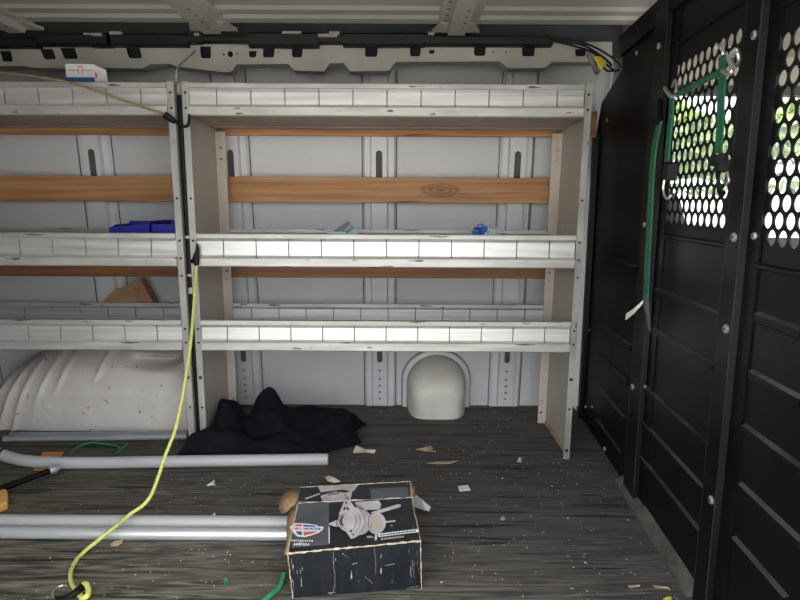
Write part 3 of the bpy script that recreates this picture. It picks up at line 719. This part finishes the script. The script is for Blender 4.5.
# orange shim, green loop, hand tool
p=[onz(34,470.5,0),onz(52,470,0),onz(64,452.5,0),onz(43,452.5,0)]
o=MB().prism([q+V(0,0,.0003) for q in p],(0,0,.0026)).build('wooden_shim',M['orange']); tag(o,'flat orange wooden offcut under the bent end of the conduit','offcut')
gl=[onz(71,456,.004),onz(73,451,.004),onz(80,446,.004),onz(92,442.5,.005),onz(104,444,.004),onz(116,446,.004),onz(120,450,.004),onz(115,454,.004),onz(120,451,.009),onz(127,444,.008)]
o=MB().tube(smoothpath(gl,7),.0032,8).build('green_cord',M['greencord'],None,True); o.name='green_rope'; tag(o,'loop of thin green cord on the floor behind the bent conduit','cord')
gl=[onz(284,574,.012),onz(280,586,.006),onz(272,594,.006),onz(262,602,.006),onz(245,618,.006)]
o=MB().tube(smoothpath(gl,7),.0055,8).build('green_cord',M['greencord'],None,True); o.name='green_rope'; tag(o,'thicker green cord end under the left side of the black box','cord')
tl=thing('hand_tool',onz(20,490,0),'black bar tool with amber handle on the floor at the left edge','tool')
h0=onz(55,469,.026); h1=onz(4,487.5,.026); dv=(h1-h0).normalized()
MB().tube([h0,h1,h1+dv*.03],[.009,.0095,.0095],10).build('black_bar',M['rubber'],tl,True)
k0=onz(53,473.5,.014); k1=onz(3,493.5,.014)
MB().tube([k0,k1],.0022,8).build('side_rod',M['trimgrey'],tl,True)
mb=MB(); mb.tube([h0-dv*.012+V(0,0,-.006),h0-dv*.010,h0-dv*.0,h0+dv*.012,h0+dv*.02],[.006,.011,.0135,.0125,.007],12); mb.build('steel_knuckle',M['steelbar'],tl,True)
hp=[onz(7,493,.014),onz(8.5,497,.014),onz(7.8,505.5,.014),onz(2,508,.014),onz(-22,514,.014),onz(-24,495,.014),onz(-6,490,.014)]
o=MB().prism([q-V(0,0,.012) for q in hp],(0,0,.024)).build('handle',M['amber'],tl); bevel(o,.004,3)

# ------------------------------------------------------------------ printed black carton
BT=thing('product_box',onz(356,590,0),'scuffed black printed product box with torn flaps on the floor in front','box')
fl0,fr0=onz(293,598,0),onz(421.5,588,0)
zf_=.100; zm_=.118; zb_=.112
fl,fr=onz(287.5,553.5,.101),onz(420.5,541,.109)
ml,mr=onz(298,503.5,zm_),onz(411.5,497.5,zm_)
bl,br_=onz(300,487.5,zb_),onz(410.5,481.5,zb_)
n_=(fr0-fl0).cross(V(0,0,1)).normalized(); n_=-n_ if n_.y<0 else n_
ml0=V(ml.x-.004,ml.y+.03,0); 
bl0=V(bl.x,bl.y+.004,0); br0=V(br_.x,br_.y+.004,0)
body=[fl0,fr0,br0,bl0]
mb=MB()
vsb=[fl0,fr0,br0,bl0,fl,fr,mr,ml,br_,bl]
mb.add(vsb,[(0,1,5,4)],1)
mb.add(vsb,[(4,5,6,7),(7,6,8,9)],0)
mb.add(vsb,[(1,2,8,6,5),(3,0,4,7,9),(2,3,9,8),(0,3,2,1)],1)
bxo=mb.build('carton',[M['boxblk'],M['boxside']],BT)
nA=(fr-fl).cross(ml-fl).normalized(); nA=nA if nA.z>0 else -nA
nB=(mr-ml).cross(bl-ml).normalized(); nB=nB if nB.z>0 else -nB
def top1(px,py,e=.0008): q=onplane(px,py,fl,nA); return q+nA*e
def top2(px,py,e=.0008): q=onplane(px,py,ml,nB); return q+nB*e
def Z(x,y): return (270+x*160/738.0, 470+y*130/600.0)     # coordinates measured on an enlarged view
def art(name,polys,m,fn=top1,e=.0008):
    for k,poly in enumerate(polys): MB().add([fn(*Z(*p),e+.00006*k) for p in poly],[tuple(range(len(poly)))]).build(name,m,bxo)
art('grey_panel',[[(120,140),(272,150),(272,345),(98,362)]],M['boxgrey'],top1,.0004)
art('grey_panel',[[(462,88),(632,78),(640,125),(466,135)]],M['boxgrey'],top2,.0004)
# alternator picture
E=lambda cx,cy,rx,ry,n=20,a=0:[(cx+rx*math.cos(t)*math.cos(a)-ry*math.sin(t)*math.sin(a),cy+rx*math.cos(t)*math.sin(a)+ry*math.sin(t)*math.cos(a)) for t in [2*math.pi*k/n for k in range(n)]]
def ARC(cx,cy,rx,ry,a0,a1,w,n=12):
    t=[math.radians(a0+(a1-a0)*k/n) for k in range(n+1)]
    return [(cx+rx*math.cos(q),cy+ry*math.sin(q)) for q in t]+[(cx+(rx-w)*math.cos(q),cy+(ry-w*.5)*math.sin(q)) for q in reversed(t)]
art('product_picture',[[(316,208),(344,142),(366,142),(402,186),(378,222)],[(392,150),(500,142),(514,160),(506,184),(440,186),(404,190)],E(400,240,74,64),E(358,238,44,48),
   [(338,268),(374,320),(390,316),(434,288)],E(490,248,44,50),[(520,240),(578,234),(578,240),(522,248)],[(268,252),(300,236),(345,226),(348,262),(300,264)],[(466,198),(590,160),(606,164),(600,174),(478,210)],[(484,285),(496,285),(493,325),(484,330)]],M['art1'],top1,.001)
art('product_detail',[ARC(352,240,48,50,-80,80,4),ARC(366,240,52,56,-75,75,3),ARC(388,240,54,60,-70,70,5),ARC(404,240,56,58,-70,70,3),ARC(424,242,50,54,-75,75,4),ARC(352,239,34,36,90,270,5),[(306,238),(312,236),(312,263),(306,263)],[(322,233),(328,231),(328,263),(322,263)],[(398,160),(438,184),(424,192),(396,172)],ARC(490,248,40,46,100,260,4)],M['art2'],top1,.0022)  # mid-grey fins and pulley stripes of the printed picture
art('product_hole',[[(344,152),(358,152),(351,164)],[(336,188),(346,172),(350,190)],[(356,172),(368,190),(354,188)],[(366,284),(380,282),(374,296)],[(376,302),(390,300),(386,310)],ARC(348,240,24,26,110,250,9)],M['art3'],top1,.0030)
art('product_face',[E(494,246,27,33)],M['art4'],top1,.0034)
art('product_picture',[[(222,80),(300,74),(410,68),(385,100),(330,92),(235,105)],[(232,122),(300,100),(350,108),(340,142),(245,148)],[(160,132),(228,108),(232,114),(165,138)],[(340,110),(380,96),(372,138),(345,142)]],M['art1'],top2,.001)
art('product_detail',[[(262,110),(320,104),(318,114),(265,122)],E(356,132,9,6,8),E(348,118,6,4,8)],M['art2'],top2,.0018)
art('divider_line',[[(270,262),(275,262),(276,340),(271,341)]],M['white'],top1,.001)
# maker's badge: white outline, red and blue fields, lettering
def ZL(x,y): return (285+x*60/720.0, 505+y*50/600.0)
def artL(name,polys,m,e):
    for poly in polys: MB().add([top1(*ZL(*p),e) for p in poly],[tuple(range(len(poly)))]).build(name,m,bxo)
badge=[(62,265),(125,222),(240,225),(385,245),(390,262),(462,265),(455,300),(410,335),(330,365),(240,390),(150,382),(105,340),(75,300)]
artL('badge',[badge],M['white'],.0010)
artL('badge_red',[[(135,236),(206,238),(204,262),(105,262)],[(222,325),(400,322),(330,352),(222,375)],[(100,275),(202,275),(202,305),(105,305)]],M['red'],.0013)
artL('badge_blue',[[(218,240),(372,254),(372,270),(218,266)],[(128,320),(205,322),(203,372),(150,360)],[(216,278),(440,278),(430,308),(216,308)]],M['pblue'],.0013)
vs,fs=text_geo('CARQUEST',1.0,.01)
w0=min(v.x for v in vs); w1=max(v.x for v in vs); h0_=min(v.y for v in vs); h1_=max(v.y for v in vs)
def tmap(v,x0,x1,y0,y1,e): 
    a=(v.x-w0)/(w1-w0); b=(v.y-h0_)/(h1_-h0_); return top1(*ZL(x0+(x1-x0)*a+ (8*b), y1+(y0-y1)*b),e)
link('badge_lettering',[tmap(v,100,440,272,312,.0016) for v in vs],fs,M['white'],bxo)
# small print that has worn to illegible marks
random.seed(3)
def marks(name,x0,x1,y0,y1,n,m,e,slope=0,cov=.8):
    mb=MB(); st=(x1-x0)/n
    for k in range(n):
        a=x0+st*k; b=a+st*cov*random.uniform(.6,1); dy=slope*(a-x0); t=random.uniform(0,.25)*(y1-y0)
        mb.add([top1(*ZL(*p),e) for p in ((a,y0+dy+t),(b,y0+dy+random.uniform(0,4)),(b,y1+dy),(a,y1+dy))],[(0,1,2,3)])
    return mb.build(name,m,bxo)
marks('small_print',75,345,418,440,10,M['white'],.0011,.02); marks('small_print',105,300,462,490,7,M['white'],.0011,.0)
art('name_strip',[[(498,296),(684,273),(688,288),(500,311)]],M['white'],top1,.0010)
def marksZ(name,x0,x1,y,h,n,m,e,slope):
    mb=MB(); st=(x1-x0)/n
    for k in range(n):
        a=x0+st*k; b=a+st*.7; dy=slope*(a-x0)
        mb.add([top1(*Z(*p),e) for p in ((a,y+dy+random.uniform(0,2)),(b,y+dy),(b,y+h+dy),(a,y+h+dy))],[(0,1,2,3)])
    return mb.build(name,m,bxo)
marksZ('strip_lettering',508,676,299,7,14,M['art3'],.0014,-.125)
marksZ('small_print',512,620,316,8,9,M['art1'],.0011,-.11)
# worn pale edges
def edge(pts,name,r=.0018,seed=1):
    random.seed(seed); P=smoothpath(pts,16); rr=[r*random.uniform(.35,1.25) for _ in P]
    P=[p+V(random.uniform(-1,1),random.uniform(-1,1),random.uniform(-1,1))*.0007 for p in P]
    return MB().tube(P,rr,6).build(name,M['cardw'],bxo)
edge([fl,(fl*2+fr)/3,(fl+fr*2)/3,fr],'worn_edge',.0024,1); edge([ml,(ml+mr)/2,mr],'worn_edge',.0018,2); edge([bl,(bl+br_)/2,br_],'worn_edge',.0015,3)
edge([fr,(fr+fr0)/2,fr0],'worn_edge',.0013,4); edge([fl,ml],'worn_edge',.0018,5); edge([fr,mr],'worn_edge',.0012,6); edge([fl,(fl+fl0)/2,fl0],'worn_edge',.0014,7); edge([mr,br_],'worn_edge',.002,8)
random.seed(21)
fn_=(fr0-fl0).cross(fl-fl0).normalized(); fn_=-fn_ if fn_.y>0 else fn_
def front(u,v,e): a=fl0.lerp(fr0,u); b=fl.lerp(fr,u); return a.lerp(b,v)+fn_*e
def crack(P,wd,name='scratch'):
    mb=MB(); n=len(P)
    for (u0,v0),(u1,v1) in zip(P[:-1],P[1:]):
        du,dv=u1-u0,v1-v0; L=math.hypot(du,dv) or 1; ox,oy=-dv/L*wd*.55,du/L*wd*.55
        mb.add([front(u0-ox,v0-oy*2,.0007),front(u1-ox,v1-oy*2,.0007),front(u1+ox,v1+oy*2,.0007),front(u0+ox,v0+oy*2,.0007)],[(0,1,2,3)])
    return mb.build(name,M['scuff'],bxo)
crack([(.30,.02),(.325,.2),(.335,.45),(.33,.6),(.335,.95)],.0022); crack([(.30,.02),(.27,.06),(.33,.06)],.004)
crack([(.56,.35),(.62,.18)],.002); crack([(.645,.95),(.65,.7),(.645,.4)],.0013); crack([(.98,.05),(.88,.02)],.003); crack([(.40,.9),(.45,.78)],.0016)
crack([(.47,.64),(.51,.66)],.006); crack([(.72,.55),(.80,.57)],.003)
for k in range(16):
    u=random.uniform(.90,.99) if k%2 else random.uniform(.012,.09); v=random.uniform(.1,.8); crack([(u,v),(u+random.uniform(-.006,.006),min(.97,v+random.uniform(.06,.22)))],random.uniform(.0010,.0026))
# torn brown flaps at both ends
def strip(name,rows,m,th=.003):
    vs=[];fs=[];n=len(rows[0])
    for r in rows: vs+= [Vector(p) for p in r]
    for i in range(len(rows)-1):
        for j in range(n-1): a=i*n+j; fs.append((a,a+1,a+n+1,a+n))
    o=link(name,vs,fs,m,bxo,True); sm=o.modifiers.new('s','SOLIDIFY'); sm.thickness=th; return o
strip('torn_flap',[[onz(300,487,.113),onz(293,489,.116),onz(286,492,.112),onz(280,497,.098)],[onz(299,494,.114),onz(292,498,.112),onz(285,503,.10),onz(279,508,.085)],[onz(298,503,.115),onz(291,507,.105),onz(286,512,.085),onz(281,514,.07)]],M['card'])
strip('torn_flap',[[onz(297.5,503,.116),onz(290,508,.104)],[onz(295,515,.112),onz(287,520,.09)],[onz(292,528,.108),onz(286.5,534,.08)],[onz(289,541,.105),onz(286,546,.085)],[onz(287.5,552,.101),onz(284,555,.09)]],M['card'])
strip('torn_flap',[[onz(406,482,.113),onz(412,482.5,.113),onz(415,485,.108)],[onz(408,489,.114),onz(414,489,.112),onz(416,491,.104)],[onz(409,496,.115),onz(413,496,.112),onz(415,497,.10)]],M['card'])

# ------------------------------------------------------------------ scraps on the floor
def scrap(name,pts,m,label,cat='scrap',lift=.006,group=None,cup=0):
    P=[onz(x,y,.0012+ (lift if k%2 else 0)) for k,(x,y) in enumerate(pts)]
    c=sum(P,V(0,0,0))/len(P); c.z+=cup
    vs=P+[c]; n=len(P); fs=[(i,(i+1)%n,n) for i in range(n)]
    o=link(name,vs,fs,m); sm=o.modifiers.new('s','SOLIDIFY'); sm.thickness=.0015; sm.offset=1
    return tag(o,label,cat,group)
scrap('packing_scrap',[(353,453),(356,445.5),(366,449.5),(376,450),(374,453.5),(364,452.5)],M['cream'],'cream wedge-shaped scrap on the floor right of the black cloth',lift=.012)
scrap('wood_chip',[(416,449.5),(425,447.5),(431,446),(433,449),(428,450),(436,452),(424,451)],M['chip'],'tan splintered wood chip in front of the arched housing','chip',lift=.006)
scrap('wood_sliver',[(427,463.5),(438,461.8),(449,462.3),(458,461),(450,463.8),(438,464)],M['chip'],'long thin wood sliver on the dark floor behind the white paper square','sliver',lift=.003)
scrap('paper_square',[(458,486.5),(468,485.5),(470.5,490.5),(459.5,491.5)],M['paper'],'flat white paper square on the floor right of the box','paper',lift=.002)
scrap('crumpled_paper',[(412,497),(416,494.5),(421,501),(431,507),(429,511.5),(424,510),(414,507)],M['paper'],'crumpled white paper beside the right end of the black box','paper',lift=.018,cup=.015)
scrap('peel_scrap',[(325.5,477.5),(329,476),(336,478.5),(340.5,482),(334,483),(327,481)],M['cream'],'pale yellow peel-like scrap behind the black box','scrap',lift=.006,cup=.008)
scrap('peel_scrap',[(110,544.5),(116,541),(123,540),(122,543.5),(117,546),(111,546.5)],M['chip'],'pale wood flake in front of the metal tube beside the yellow rope','flake',lift=.005)
scrap('paper_shred',[(206.5,486),(210,483),(214,480),(215,482),(212,484.5),(215.5,485)],M['paper'],'twisted white paper shred on bare floor between the pipes','shred',lift=.006)
scrap('paper_shred',[(212,515.5),(215,513),(216,517),(213,518)],M['paper'],'tiny white fleck just behind the pale plastic pipe','fleck',lift=.004)
scrap('green_tag',[(223.5,579),(227,578.5),(227.5,584),(224,585.5)],M['greencord'],'small green plastic tag on the floor left of the box','tag',lift=.006)
scrap('wood_chip',[(628,585.5),(640,584.5),(640,586.5),(630,587.5)],M['chip'],'left of two wood slivers at the foot of the black partition','sliver',lift=.003,group='slivers at the partition foot')
scrap('wood_chip',[(653,585.5),(668,587),(669,589),(655,588)],M['chip'],'right of two wood slivers at the foot of the black partition','sliver',lift=.003,group='slivers at the partition foot')
scrap('yellow_leaf',[(663,600),(667,597),(672,597.5),(671,602)],M['yellowp'],'small yellow leaf on the floor at the bottom edge by the partition','leaf',lift=.003)
scrap('pale_pebble',[(500,519),(503,516),(506,517),(505,520),(502,520.5)],M['tape'],'small grey stone on the open floor right of the box','pebble',lift=.008,cup=.006)
scrap('foil_scrap',[(517,462),(519,457),(522,457.5),(521.5,462.5)],M['foil_w'],'bit of clear foil on the floor left of the shelf foot','foil',lift=.012)
random.seed(11); mb=MB()
for k in range(900):
    y=random.uniform(1.05,2.33); x=random.uniform(-1.25,XP(y)-.02)
    if -.76<x<-.10 and y>1.84: continue
    if y>2.05 and (x<-.66 or .0<x<.28): continue
    if abs(y-1.41)<.07 and x<-.2: continue
    if abs(y-1.79)<.06 and x<-.2: continue
    if -.28<x<.08 and 1.12<y<1.52: continue
    if y>1.86 and x>.5: continue
    r=random.uniform(.0006,.0020)*(2.2 if random.random()<.06 else 1); a=random.gauss(0,.5); e=random.uniform(.2,.7)
    if x<-.65 and 1.8<y: continue
    pts=[(x+r*(math.cos(t)*math.cos(a)-e*math.sin(t)*math.sin(a)),y+r*(math.cos(t)*math.sin(a)+e*math.sin(t)*math.cos(a)),.0004) for t in (0,1.5,3.0,4.4)]
    mb.prism(pts,(0,0,.0012))
o=mb.build('floor_debris',M['crumb']); tag(o,'pale crumbs and tiny chips scattered over the dark floor','debris'); o['kind']='stuff'

# ------------------------------------------------------------------ black partition on the right
pn=V(-1,.07,0).normalized(); pp0=V(XP(1.5),1.5,0)
def PP(Y,z,w=0): return V(XP(Y),Y,z)+pn*w
def pix(px,py,w=.0015):
    q=onplane(px,py,pp0+pn*w,pn); q=q-pn*w; return q.y,q.z
outl=[(.50,.0),(2.275,.0),(2.275,1.085),(2.225,1.185),(1.99,1.25),(1.99,1.345),(.50,1.345)]
def hexholes(y_right,y_left,z_bot,z_top,ph=0):
    out=[]; pit=.0337; row=.0292; r=0; z=z_bot
    while z<=z_top+.001:
        y=y_right+(pit/2 if (r+ph)%2 else 0)
        while y<=y_left+.001: out.append(circ(y,z,.0143,14)); y+=pit
        z+=row; r+=1
    return out
a=pix(719,221); b=pix(664,217.5); c=pix(738,47); d=pix(674,81)
W1=(a[0]-.012,b[0],a[1],(c[1]+d[1])/2+.030)
e=pix(771,238); f=pix(792,30)
W2=(e[0]-.0337*11,e[0],e[1],f[1])
holes=hexholes(W1[0],W1[1]+.005,W1[2],W1[3]+.004)+hexholes(W2[0],W2[1]+.018,W2[2],W2[3]+.004)
vs,fs=plate_geo(outl,holes,.003)
part=structure(link('wall_right',[PP(p.x,p.y,p.z) for p in vs],fs,M['blackp'],origin=PP(1.5,0)))
def pbox(mb,Y0,Y1,z0,z1,w0,w1,mi=0,ch=0):
    mb.hexa([PP(Y0,z0,w0),PP(Y1,z0,w0),PP(Y1-ch,z0+ch,w1),PP(Y0+ch,z0+ch,w1),PP(Y0,z1,w0),PP(Y1,z1,w0),PP(Y1-ch,z1-ch,w1),PP(Y0+ch,z1-ch,w1)],mi)
# frame of each perforated field
for (yr_,yl_,zb,zt) in ((W1[0]-.045,W1[1]+.04,W1[2]-.04,W1[3]+.045),(W2[0]-.03,W2[1]+.05,W2[2]-.045,W2[3]+.04)):
    mb=MB()
    pbox(mb,yr_,yl_,zb-.012,zb,.0015,.007,0,.003); pbox(mb,yr_,yl_,zt,zt+.012,.0015,.007,0,.003)
    mb.build('window_frame',M['blackr'],part)
# pressed stiffening beads
def bead(px0,py0,px1,py1,h=.018):
    (ya,za),(yb,zb)=pix(px0,py0,.007),pix(px1,py1,.007); z=(za+zb)/2 if abs(za-zb)<.05 else za
    y0,y1=min(ya,yb),max(ya,yb); mb=MB()
    prof=[(-h/2,.0012),(-h*.28,.0095),(h*.28,.0095),(h/2,.0012)]
    A=[PP(y0,z+q,w) for q,w in prof]; B=[PP(y1,z+q,w) for q,w in prof]
    
    mb.add(A+B,[(0,1,5,4),(1,2,6,5),(0,3,2,1),(4,5,6,7)],0); mb.add(A+B,[(2,3,7,6)],1)
    mb.build('stiffening_bead',[M['blackp'],M['dusty']],part)
for q in ((655,287,719,321),(652,331,713,367),(644,388,708,448),(642,425,704,490),(640,460,699,531)): bead(*q)
for q in ((600,258,636,268),(600,326,630,346),(598,358,627,381),(598,391,624,417),(596,420,620,455)): bead(*q)
for q in ((755,313,800,339),(749,373,800,405),(742,431,800,469),(738,489,800,543),(732,542,785,600)): bead(*q,.022)
# posts: raised hat sections with a rolled edge
def post(Ya,Yb,name,z1=1.343,ext=.06):
    mb=MB()
    pbox(mb,Ya-ext,Yb+.012,0,z1,.001,.005,0)
    pbox(mb,Ya,Yb,0,z1,.005,.016,0,.003)
    o=mb.build(name,M['blackr'],part)
    mb=MB(); mb.tube([PP(Ya+.003,.0,.0165),PP(Ya+.003,z1,.0165)],.0016,8); mb.build('rolled_edge',M['rubbed'],o,True)
    mb=MB(); mb.tube([PP(Yb-.002,.0,.0155),PP(Yb-.002,z1,.0155)],.0012,6); mb.build('rolled_edge',M['rubbed'],o,True)
    return o
y1a=pix(641.5,388,.016)[0]; y1b=pix(630,388,.016)[0]
y2a=pix(735.5,300,.016)[0]; y2b=pix(719.5,300,.016)[0]
p1=post(y1a,y1b,'post',1.343,.05); p2=post(y2a,y2b,'post',1.343,.042)
pbm=MB(); pbox(pbm,2.235,2.273,0,1.08,.0015,.016,0,.003); p3=pbm.build('edge_angle',M['blackr'],part)
def screw(px,py,r=.0085,w=.0165,par=None):
    Y,z=pix(px,py,w); c=PP(Y,z,w); MB().disc(c,pn,r,.005,14).disc(c+pn*.0048,pn,r*.45,.0008,6,1).build('screw',[M['screw'],M['slot']],par or part)
for x,y,r,w in ((755,35,.008,.0165),(735,237,.009,.0165),(727,329,.009,.0165),(712,500,.0085,.0165),(645,225,.007,.0165),(633,387,.0085,.0165),(659,46,.008,.0165),(645.5,387,.006,.006),(637,53,.006,.002),(607.5,120,.006,.002),(586,407,.006,.0165),(592,407,.005,.002),(590,330,.005,.0165),(755.5,236,.007,.006),(605,449,.007,.002)): screw(x,y,r,w)
# worn kick strip along the floor
y0,y1=1.165,1.70; mb=MB()
mb.prism([PP(y0,.001,.0),PP(y0,.001,.028),PP(y0,.010,.026),PP(y0,.026,.003),PP(y0,.026,.0)],PP(y1,0)-PP(y0,0))
structure(mb.build('baseboard_right',M['kick'],origin=PP(1.4,0)))
# black head rail of the partition under the roof
mb=MB(); mb.hexa([PP(.5,1.30,.0015),PP(1.99,1.29,.0015),PP(1.99,1.29,.012),PP(.5,1.30,.014),PP(.5,1.345,.0015),PP(1.99,1.345,.0015),PP(1.99,1.345,.02),PP(.5,1.345,.02)])
mb.build('head_rail',M['blackr'],part)

# ------------------------------------------------------------------ straps on the partition
def onp(px,py,w): q=onplane(px,py,pp0+pn*w,pn); return q
YD=V(.07,1,0).normalized()
st=thing('tie_down_strap',onp(700,120,.02),'green tie-down strap looped along the top and sides of the perforated window','strap')
w1=[onp(672,96,.022),onp(671,115,.022),onp(669,135,.022),onp(666.5,162,.022)]
MB().ribbon(w1,YD*.026,.003).build('webbing',M['green'],st)
w2=[onp(672,97,.024),onp(690,88,.024),onp(708,78.5,.024),onp(723,71,.024)]
MB().ribbon(w2,V(0,0,.012),.004).build('webbing',M['green'],st)
w3=[onp(722.5,56,.026),onp(722.5,75,.026),onp(721,100,.026),onp(720,130,.026),onp(718.5,153,.026)]
MB().ribbon(w3,YD*.028,.003).build('webbing',M['green'],st)
def hookpath(P,name,r=.0035,par=st,m=M['hook']): return MB().tube(smoothpath(P,6),r,8).build(name,m,par,True)
hookpath([onp(676,97,.026),onp(671,96,.03),onp(667,91.5,.03),onp(665,88,.026)],'hook',.0045)
hookpath([onp(672,87,.008),onp(675,80,.012),onp(676,90,.02),onp(673,97,.024)],'hook',.003)
hookpath([onp(723,71,.028),onp(729,74,.03),onp(732,70,.03),onp(730,60,.024),onp(732,53,.018),onp(737,50,.012),onp(739,57,.008)],'hook',.0045)
hookpath([onp(732,64,.015),onp(733.5,56,.02),onp(737.5,53,.02),onp(739,60,.015),onp(737,66,.012)],'ring',.004)
hookpath([onp(719.5,48,.016),onp(721,44,.018),onp(723,46,.018),onp(722.5,54,.02),onp(720,55,.018)],'ring',.003)
def buckle(x,y,dx,dy,name):
    mb=MB(); 
    Y0,z0=pix(x-dx,y+dy,.03); Y1,z1=pix(x+dx,y-dy,.03)
    pbox(mb,min(Y0,Y1),max(Y0,Y1),min(z0,z1),max(z0,z1),.012,.034,0,.004); o=mb.build(name,M['rubber'],st); 
    return o
buckle(715,160,4.5,8,'ratchet'); buckle(719,166,3.5,7,'ratchet_lever'); buckle(666.5,172,4,9,'ratchet')
hookpath([onp(717,168,.02),onp(718,180,.018),onp(719,190,.016),onp(721,196,.016),onp(724,192,.016)],'hook',.004,st,M['rubber'])
hookpath([onp(727,172,.02),onp(728.5,180,.02),onp(727,184,.018),onp(724,181,.016)],'hook',.0028)
hookpath([onp(664,180,.02),onp(663,188,.02),onp(664.5,196,.018),onp(668,199,.016),onp(671,195,.012)],'hook',.003)
s2=thing('hanging_strap',onp(650,210,.035),'long green strap with pale cloth tab hanging down the far partition post','strap')
w4=[onp(659.5,122,.03),onp(658.5,127,.032),onp(654,150,.034),onp(651.5,180,.034),onp(649.5,220,.034),onp(647.5,260,.034),onp(645.8,298,.034)]
MB().ribbon(smoothpath(w4,6),YD*.034,.003).build('webbing',M['green'],s2)
MB().tube([onp(660,100,.02),onp(659.8,124,.03)],[.006,.009],8).build('black_sleeve',M['rubber'],s2,True)
MB().ribbon([onp(646,298,.036),onp(641,304,.045),onp(634,311,.055),onp(626,317,.06)],[V(0,0,.006),V(0,.0,.010),V(0,0,.014),V(0,0,.017)],.002).build('cloth_tab',M['tab'],s2)
MB().tube([onp(646,297,.034),onp(647,305,.034),onp(648,315,.03),onp(650,331,.022)],[.008,.010,.007,.003],8).build('end_hook',M['trimgrey'],s2,True)

# ------------------------------------------------------------------ the cab beyond the partition, seen through the perforations
zs_=.70
vs,fs=plate_geo([(.76,-.05),(2.6,-.05),(2.6,1.275),(.76,1.275)],[[(1.0,zs_),(2.05,zs_),(2.0,1.235),(1.02,1.245)]],.05)
dr=structure(link('door_1',[V(p.x,2.40+p.z,p.y) for p in vs],fs,M['trimgrey'],origin=(1.6,2.4,0)))
MB().box(1.0,2.05,2.40,2.404,zs_,1.25).build('window_pane',M['glass'],dr)
structure(MB().box(.76,2.6,2.36,2.44,1.275,1.40).build('trim_31',M['headliner']))
structure(MB().box(.76,2.6,.60,2.36,1.375,1.40).build('trim_32',M['headliner']))
structure(MB().box(.765,.785,1.97,2.36,.95,1.44).build('trim_34',M['rail'],origin=(.77,2.1,.95)))
structure(MB().box(.74,2.6,.56,2.5,-.06,0).build('trim_33',M['trimgrey']))
se=thing('driver_seat',(1.08,2.0,0),'dark fabric cab seat glimpsed through the perforated window','seat')
o=MB().box(.90,1.40,1.86,2.34,.30,.46).build('seat_cushion',M['seat'],se); bevel(o,.05,4)
o=MB().hexa([(.93,1.93,.44),(1.03,1.93,.44),(1.03,2.35,.44),(.93,2.35,.44),(.82,1.99,.88),(.92,1.99,.88),(.92,2.33,.88),(.82,2.33,.88)]).build('seat_back',M['seat'],se); bevel(o,.045,4)
o=MB().box(.82,.90,2.06,2.27,.91,1.06).build('headrest',M['seat'],se); bevel(o,.035,4)
for y in (2.12,2.21): MB().tube([(.865,y,.84),(.86,y,.93)],.007,8).build('headrest_rod',M['screw'],se,True)
MB().box(.94,1.38,1.9,2.30,.0,.29).build('seat_base',M['trimgrey'],se)

# ------------------------------------------------------------------ outside
structure(MB().box(-40,40,-40,40,-.74,-.72).build('floor_2',M['grass'],origin=(0,0,-.7)))
structure(MB().box(-4.5,14,-14,5.5,-.719,-.70).build('floor_3',M['concrete'],origin=(0,0,-.7)))
tag(MB().box(1.5,12,6.6,6.75,-.70,.93).build('garden_wall',M['render_w']),'low white rendered wall outside, seen through the perforated window','wall')
def tree(x,y,z0,rx,ry,rz,label,seed):
    rnd=random.Random(seed); r=thing('tree',(x,y,-.7),label,'tree','trees beyond the cab window')
    MB().tube([(x,y,-.7),(x+.05,y,z0-rz*.4),(x,y,z0)],[.12,.09,.05],8).build('trunk',M['bark'],r,True)
    mb=MB()
    for k in range(2600):
        v=V(rnd.gauss(0,1),rnd.gauss(0,1),rnd.gauss(0,1)).normalized()*rnd.uniform(.55,1)**.5
        c=V(x+v.x*rx*1.1,y+v.y*ry,z0+math.copysign(abs(v.z)**.55,v.z)*rz); u=V(rnd.gauss(0,1),rnd.gauss(0,1),rnd.gauss(0,1)).normalized(); w=u.orthogonal().normalized(); s=rnd.uniform(.07,.15)
        mb.add([c-u*s,c+w*s*.55,c+u*s,c-w*s*.55],[(0,1,2,3)])
    mb.build('foliage',M['leaf'],r)
tree(3.2,8.2,1.1,.95,.8,1.05,'leafy green tree outside, leftmost through the perforated window',1)
tree(5.35,8.4,1.15,1.0,.9,1.05,'leafy green tree outside, middle one through the perforated window',2)
tree(7.75,8.6,1.2,1.1,.9,1.1,'leafy green tree outside, rightmost through the perforated window',3)

# ------------------------------------------------------------------ daylight
w=bpy.data.worlds.new('overcast_sky'); S.world=w; w.use_nodes=True
nt=w.node_tree; bg=nt.nodes['Background']; bg.inputs[0].default_value=(.96,.98,1,1); bg.inputs[1].default_value=1.45
sd=bpy.data.lights.new('sun','SUN'); so=bpy.data.objects.new('sun',sd); COL.objects.link(so)
sd.energy=3.8; sd.angle=R(3); sd.color=(1,.95,.88)
so.rotation_euler=V(.62,-.30,-.72).to_track_quat('-Z','Y').to_euler()
S.view_settings.view_transform='Standard'; S.view_settings.look='None'; S.view_settings.gamma=1.0
S.view_settings.use_curve_mapping=False
S.view_settings.exposure=1.5
